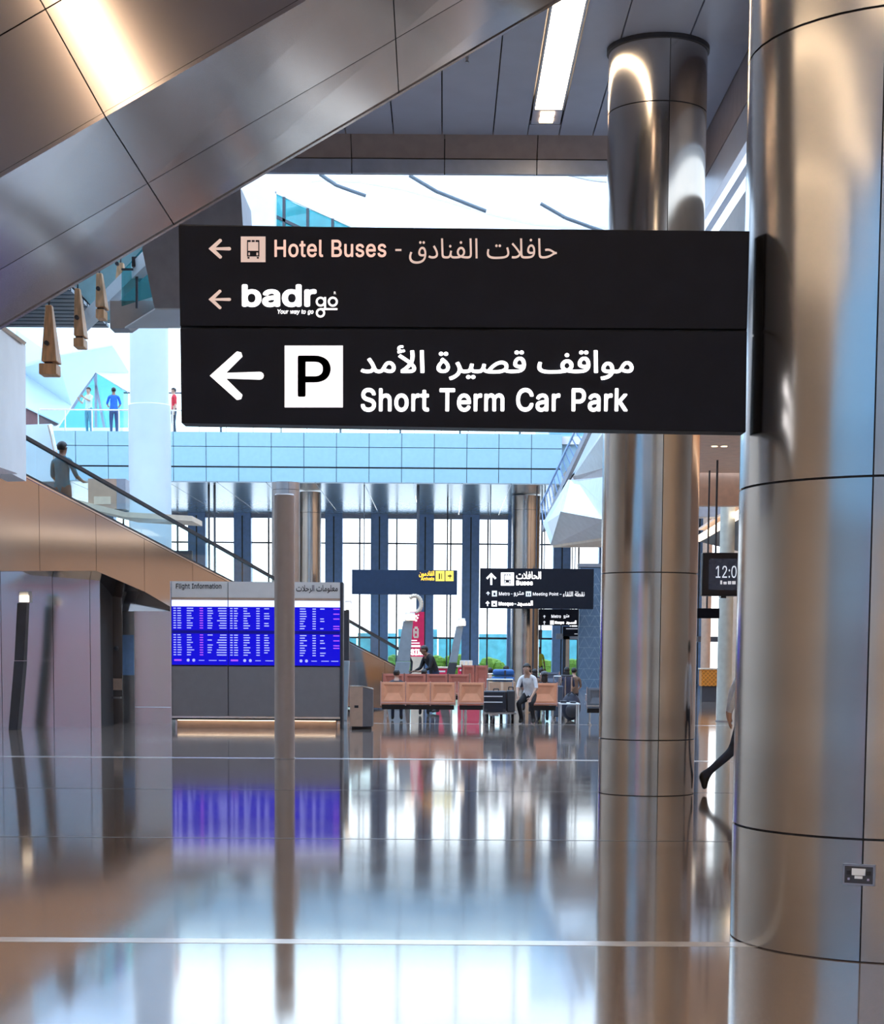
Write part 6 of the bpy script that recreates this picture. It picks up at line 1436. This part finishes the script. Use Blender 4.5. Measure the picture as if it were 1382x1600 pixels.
obj('bag_body', MB().ball((x, 40.8, .32), .22, .18, .318, 16, 10), pm('navy_nylon', (.02, .025, .05), .6), t)
obj('pocket', MB().ball((x, 40.64, .24), .14, .07, .16, 12, 8), charcoal, t)
obj('strap', MB().path([(x-.1, 40.7, .58), (x, 40.7, .66), (x+.1, 40.7, .58)], .015, 6), black, t)
t = thing('suitcase', 'upright slate suitcase standing right of the capped sitter', 'suitcase', (P(862, 1080, 41.5).x, 41.5, 0))
x = P(866, 1080, 41.5).x
obj('shell', MB().box(x-.05, x+.22, 41.5, 41.8, .06, .78), pm('slate_shell', (.08, .10, .14), .4), t, bevel=.03)
obj('handle', MB().path([(x, 41.65, .77), (x, 41.65, 1.0), (x+.17, 41.65, 1.0), (x+.17, 41.65, .77)], .012, 6), chrome, t)
for dx in (0, .17): obj('wheel', MB().ball((x+dx, 41.65, .035), .035, n=8, m=6), black, t)
t = thing('luggage_trolley', 'empty luggage trolley with tall pale handles by the doorway', 'trolley', (P(883, 1080, 43).x, 43, 0))
x0, x1 = P(877, 1080, 43).x, P(896, 1080, 43).x
obj('deck', MB().box(x0, x1, 43, 43.6, .16, .20), steel_d, t)
for x in (x0, (x0+x1)/2, x1): obj('side_rail', MB().tube((x, 43.6, .18), (x, 43.6, P(885, 1056, 43.6).z), .02, 6), chrome, t)
obj('push_handle', MB().tube((x0-.03, 43.6, P(885, 1056, 43.6).z), (x1+.03, 43.6, P(885, 1056, 43.6).z), .025, 8), charcoal, t)
for x in (x0+.05, x1-.05): obj('wheel', MB().tube((x-.02, 43.15, .08), (x+.02, 43.15, .08), .08, 12), black, t)

# ------------------------------------------------------------------ red kiosk banner and counters
Yr_ = 52.0
t = thing('banner', 'tall crimson banner stand with white print and a cream top ring', 'banner', (P(652, 1030, Yr_).x, Yr_, 0))
a, b = P(640, 1000, Yr_).x, P(663, 1000, Yr_).x
zt, zb = P(650, 956, Yr_).z, P(650, 1026, Yr_).z
bn = obj('banner_panel', MB().box(a, b, Yr_, Yr_+.08, zb, zt), red_m, t)
obj('base', MB().box(a+.05, b-.02, Yr_-.1, Yr_+.3, 0, zb), cream, t)
ringp = []
for k in range(14):
    a0 = math.radians(-70+k*16); p = P(648, 944, Yr_)
    ringp.append(p+Vector((.20*math.cos(a0), .04, .24*math.sin(a0))))
obj('top_ring', MB().path(ringp, .06, 8), cream, t)
obj('ring_stem', MB().tube(P(650, 956, Yr_+.04)-Vector((0, 0, .03)), ringp[0], .05, 8), cream, t)
lettering('lettering', 'SIM', 642, 1014, 661, 1024, Yr_-.004, white_l, bn, off=.04)
poly_px('print', [rect(649, 961, 652, 964), rect(651, 964, 654, 967), rect(649, 968, 652, 971), rect(653, 960, 655, 962)], Yr_-.004, white_l, bn)
poly_px('phone_symbol', [rect(646, 982, 648.5, 995), rect(652, 982, 654.5, 995), rect(648, 979, 653, 983), rect(647, 994, 654, 997), rect(649, 986, 651.5, 990)], Yr_-.004, cream, bn)
poly_px('small_print', [rect(643, 1000, 652, 1001.5), rect(642, 1004, 656, 1005.5), rect(642, 1008, 657, 1011)], Yr_-.004, white_l, bn)
for x0, x1, y0, y1, Y, lb in ((682, 704, 1042, 1066, 53, 'low crimson counter between the two leaning totems'), (716, 752, 1040, 1052, 54, 'wider crimson counter right of the second leaning totem')):
    a, b = P(x0, 1050, Y).x, P(x1, 1050, Y).x
    t = thing('counter', lb, 'counter', ((a+b)/2, Y, 0))
    zt = P(700, y0, Y).z
    obj('body', MB().box(a, b, Y, Y+.7, 0, zt-.05), red_m, t, bevel=.01)
    obj('counter_top', MB().box(a-.04, b+.04, Y-.04, Y+.74, zt-.05, zt), cream, t, bevel=.01)
    obj('price_strip', MB().box(a+.05, b-.15, Y-.006, Y, zt-.16, zt-.11), white, t)
a, b = P(719, 1035, 54).x, P(739, 1035, 54).x
t = thing('leaflet_rack', 'small pale leaflet rack on the wider crimson counter', 'rack', ((a+b)/2, 54.2, P(700, 1040, 54).z))
z0 = P(700, 1040, 54).z
obj('frame', MB().box(a, b, 54.25, 54.35, z0, z0+.16), white, t)
for k in range(3):
    w = (b-a)/3
    obj('leaflet', MB().box(a+k*w+.02, a+(k+1)*w-.02, 54.2, 54.24, z0+.01, z0+.14), cream, t)
# patterned blue pillar beside the steel column
Yv = YB+3
a, b = P(905, 1000, Yv).x, P(938, 1000, Yv).x
zv = P(920, 900, Yv).z
t = thing('patterned_pillar', 'blue pillar with a pale triangular lattice left of the steel column', 'pillar', ((a+b)/2, Yv, 0), None, 'thing')
obj('body', MB().box(a, b, Yv, Yv+.6, 0, zv+.35), patt_m, t, bevel=.02)
lm = MB(); s = (b-a)/2
for k in range(int(zv/(s*1.0))+1):
    z0 = k*s; z1 = z0+s
    if z1 > zv+.3: break
    lm.bar((a, Yv-.005, z0), (b, Yv-.005, z0), .012, .012, (0, 1, 0))
    for i in range(2):
        x0 = a+i*s
        lm.bar((x0, Yv-.005, z0), (x0+s/2, Yv-.005, z1), .010, .010, (0, 1, 0)); lm.bar((x0+s/2, Yv-.005, z1), (x0+s, Yv-.005, z0), .010, .010, (0, 1, 0))
o = obj('lattice', lm, patt_l, t); o['kind'] = 'stuff'
obj('cap', MB().box(a-.05, b+.08, Yv-.06, Yv+.66, zv+.36, zv+.5), bulk_m, t)
YD_ = YB+9
# dark screen on the wall by the doorway and door
dr = sroot('door_1', (P(892, 1030, YD_).x, YD_, 0))
a, b = P(880, 1030, YD_).x, P(906, 1030, YD_).x
obj('door_frame', MB().box(a, a+.12, YD_, YD_+.2, 0, P(890, 994, YD_).z), mull, dr)
obj('door_frame', MB().box(a+.12, a+.28, YD_, YD_+.2, 0, P(890, 994, YD_).z), cream, dr)
obj('door_header', MB().box(a-.3, b+.3, YD_, YD_+.2, P(890, 999, YD_).z, P(890, 990, YD_).z), bulk_m, dr)
obj('pane', MB().box(a+.3, b, YD_+.08, YD_+.1, .05, P(890, 999, YD_).z), glass_c, dr)
o = obj('wall_screen', MB().box(P(842, 990, YB+2).x, P(847.5, 990, YB+2).x, YB+2, YB+2.2, P(845, 999, YB+2).z, P(845, 984, YB+2).z), black)
tag(o, 'little black box hanging in the window right of the far steel column', 'screen')
o = obj('hanging_rod', MB().tube((P(845, 990, YB+2).x, YB+2.1, P(845, 984, YB+2).z-.01), (P(845, 990, YB+2).x, YB+2.1, ZS-.03), .02), mull, o)

# ------------------------------------------------------------------ faceted white pod and ramp railing at the right
pod = thing('faceted_pod', 'faceted white pod hanging above the hall right of the far windows', 'pod', P(900, 800, 47), None, 'thing')
def pfac(name, pts, m):
    pts = [P(x, y, Y) for x, y, Y in pts]
    n = (pts[1]-pts[0]).cross(pts[2]-pts[0]).normalized()
    if n.y > 0: n = -n
    obj(name, MB().hexa(pts, [p-n*.06 for p in pts]), m, pod, smooth=False)
podm = pm('pod_white', (.70, .76, .78), .35, .2, var=.05)
pfac('facet', [(892, 750, 48), (945, 745, 44), (945, 790, 43.5), (905, 752, 47)], podm)
pfac('facet', [(892, 750, 48), (905, 752, 47), (945, 790, 43.5), (945, 812, 43.8), (880, 800, 45.5)], podm)
pfac('facet', [(892, 750, 48), (880, 800, 45.5), (864, 852, 48), (852, 818, 50)], podm)
pfac('facet', [(880, 800, 45.5), (945, 812, 43.8), (945, 840, 45), (864, 852, 48)], podm)
pfac('underside', [(864, 852, 48), (945, 840, 45), (945, 852, 50), (878, 852, 51)], cream)
pfac('facet', [(898, 742, 48), (943, 676, 44), (965, 676, 44), (965, 730, 44)], podm)
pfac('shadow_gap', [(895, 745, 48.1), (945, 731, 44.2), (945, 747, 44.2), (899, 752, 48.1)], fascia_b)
pfac('back', [(852, 818, 50.2), (895, 745, 50.5), (960, 676, 50.5), (960, 852, 50.5), (864, 852, 50.3)], podm)
u_ = P(948, 790, 47)
obj('support_beam', MB().box(u_.x, XR-.01, 46.6, 47.2, u_.z-.3, u_.z+.3), bulk_m, pod)
rr = thing('ramp_railing', 'slanting blue-grey railing of the ramp left of the white pod', 'railing', P(890, 740, 52))
pa_, pb_ = P(925, 664, 46), P(850, 826, 58)
pc_, pd_ = P(910, 664, 46), P(846, 800, 58)
obj('stringer', MB().bar(pa_, pb_, .10, .22, (0, 0, 1)), bulk_m, rr)
obj('handrail', MB().bar(pc_+Vector((0, 0, .25)), pd_+Vector((0, 0, .25)), .05, .05), pill_b, rr)
nk = 14
for k in range(nk+1):
    u = k/nk
    obj('baluster', MB().tube(pa_.lerp(pb_, u), pc_.lerp(pd_, u)+Vector((0, 0, .25)), .018, 6), pill_b, rr)
rg = struct('wall_ramp', MB().prism([P(x, y, 51.5) for x, y in ((926, 664), (948, 664), (948, 676), (898, 742), (880, 760), (870, 785))], (0, .2, 0)), white_b)
ob = struct('wall_gallery', MB().prism([P(x, y, YB+.5) for x, y in ((858, 660), (940, 660), (870, 755), (858, 755))], (0, .2, 0)), balc)

# ------------------------------------------------------------------ corridor between the two steel columns
cor = sroot('ceiling_corridor', (P(1125, 700, 30).x, 30, 5))
zc = P(1125, 735, 36).z
for k in range(5):
    y0 = 21.5+k*3
    obj('ceiling_panel', MB().box(XW+.5, 9, y0+.01, y0+2.99, zc, zc+.1), ceil_w, cor)
dlY = 1.6
yd = 2790*(zc-1.6)/(1017-701)
for p in (1117, 1132):
    x = P(p, 701, yd).x
    o = thing('downlight', 'small warm downlight in the peach corridor ceiling, %s one' % ('left' if p == 1117 else 'right'), 'light', (x, yd, zc), 'corridor downlights')
    obj('trim_ring', MB().lathe((x, yd, zc-.012), [(.075, 0), (.075, .012)], 16), white, o)
    obj('lens', MB().lathe((x, yd, zc-.016), [(.055, 0), (.055, .004)], 16), lamp_s, o)
struct('trim_14', MB().box(P(1090, 760, 36.6).x, 9, 36.6, 36.9, P(1125, 790, 36.6).z, zc+.1), ceil_w)
cv = thing('cove_light', 'bright slanting cove light above the clock in the corridor', 'light', P(1125, 818, 40))
pA, pB = P(1092, 842, 52), P(1175, 792, 38.5)
obj('tube', MB().bar(pA, pB, .10, .16), lamp_p, cv)
obj('cove_board', MB().bar(pA+Vector((.25, 0, .28)), pB+Vector((.25, 0, .28)), .5, .06), ceil_w, cv)
struct('ceiling_dark', MB().hexa([P(1092, 846, 52), P(1180, 796, 38.5), P(1260, 830, 38.5), P(1180, 868, 52)], [p+Vector((0, 0, .05)) for p in (P(1092, 846, 52), P(1180, 796, 38.5), P(1260, 830, 38.5), P(1180, 868, 52))]), charcoal)
wl_ = thing('glow_strip', 'unseen warm strip added behind the nearest steel column to light the corridor ceiling', 'light', (8.85, 29, zc-.7))  # made-up lamp, added out of view to brighten the corridor ceiling
obj('diffuser', MB().box(8.72, 8.92, 22, 36, zc-.72, zc-.66), lamp_p, wl_)
obj('shelf', MB().box(8.70, 9.0, 21.9, 36.1, zc-.80, zc-.73), ceil_w, wl_)
struct('wall_corridor_side', MB().box(9.0, 9.2, 21.5, 36.5, 0, zc), ceil_w)
Yk3 = 34.0
t = thing('digital_clock', 'black hanging digital clock display between the two steel columns', 'clock', P(1145, 900, Yk3))
a, b = P(1097, 931, Yk3), P(1200, 864, Yk3)
obj('case', MB().box(a.x, b.x, Yk3, Yk3+.2, a.z, b.z), black, t, bevel=.02)
sc = obj('screen', MB().box(P(1108, 900, Yk3).x, P(1190, 900, Yk3).x, Yk3-.008, Yk3, P(1150, 922, Yk3).z, P(1150, 873, Yk3).z), pm('clock_screen', (.01, .012, .02), .25, emit=(.03, .035, .06), es=.5), t)
lettering('lettering', '12:00', 1119, 884, 1162, 903, Yk3-.011, pm('clock_digits', (.7, .75, .8), .5, emit=(.75, .82, .95), es=.8), sc, off=-.008)
poly_px('small_print', [rect(1126, 907, 1129, 913), rect(1131, 909, 1136, 913), rect(1138, 908, 1143, 913), rect(1144.5, 908, 1150, 913)], Yk3-.011, dimw, sc)
for p in (1120, 1180): obj('hanging_rod', MB().tube((P(p, 864, Yk3).x, Yk3+.1, b.z-.01), (P(p, 864, Yk3).x, Yk3+.1, zc), .02, 8), mull, t)
obj('sensor', MB().box(P(1128, 932, Yk3).x, P(1136, 932, Yk3).x, Yk3+.05, Yk3+.12, a.z-.04, a.z), black, t)
t, p_ = hang_sign('small plain black sign below the clock in the corridor', 1090, 950.5, 1125, 966, 36, sign_bk, ((1105, .015),), zc)
for px0, px1, Y, m, lb in ((1124, 1147, 41, pm('pale_column', (.62, .64, .58), .3, .3), 'slim pale column at the right side of the corridor'), (1097, 1112, 58, bin_f, 'tan column far down the corridor')):
    a, b = P(px0, 1000, Y).x, P(px1, 1000, Y).x
    r = (b-a)/2
    t = thing('corridor_column', lb, 'column', ((a+b)/2, Y+r, 0), None, 'thing')
    ztop = zc if Y < 45 else 6.5
    obj('shaft', MB().lathe(((a+b)/2, Y+r, 0), [(r, .02), (r, 2.8), (r-.01, 2.81), (r-.01, 2.83), (r, 2.84), (r, ztop)], 32), m, t)
    obj('base', MB().lathe(((a+b)/2, Y+r, 0), [(r+.02, 0), (r+.02, .02)], 32), steel_d, t)
Yo = 58
a, b = P(1097, 1060, Yo-1).x, P(1123, 1060, Yo-1).x
t = thing('lattice_counter', 'orange counter with a diamond lattice front far down the corridor', 'counter', ((a+b)/2, Yo-1, 0))
zt, zb = P(1110, 1046, Yo-1).z, P(1110, 1072, Yo-1).z
obj('body', MB().box(a, b, Yo-.96, Yo-.4, zb, zt), pm('amber', (.55, .20, .03), .5), t)
obj('plinth', MB().box(a+.03, b-.03, Yo-.9, Yo-.45, 0, zb), charcoal, t)
lt = MB()
for k in range(-3, 5):
    lt.bar((max(a, a+k*.13), Yo-.97, zb+max(0, -k*.13)), (min(b, a+k*.13+(zt-zb)), Yo-.97, zb+min(zt-zb, (b-a)-k*.13)), .02, .02, (0, 1, 0))
    lt.bar((max(a, a+k*.13), Yo-.97, zt-max(0, -k*.13)), (min(b, a+k*.13+(zt-zb)), Yo-.97, zt-min(zt-zb, (b-a)-k*.13)), .02, .02, (0, 1, 0))
o = obj('lattice', lt, orange, t); o['kind'] = 'stuff'
obj('counter_top', MB().box(a-.03, b+.03, Yo-1.0, Yo-.36, zt, zt+.04), cream, t)
struct('wall_corridor', MB().box(XR-4, XR, 63, 63.3, 0, 7), beige_w)
struct('beam_corridor', MB().box(P(1090, 1020, 62).x, XR-4, 62, 62.3, P(1105, 1003, 62).z, P(1105, 1000, 62).z+.12), charcoal)
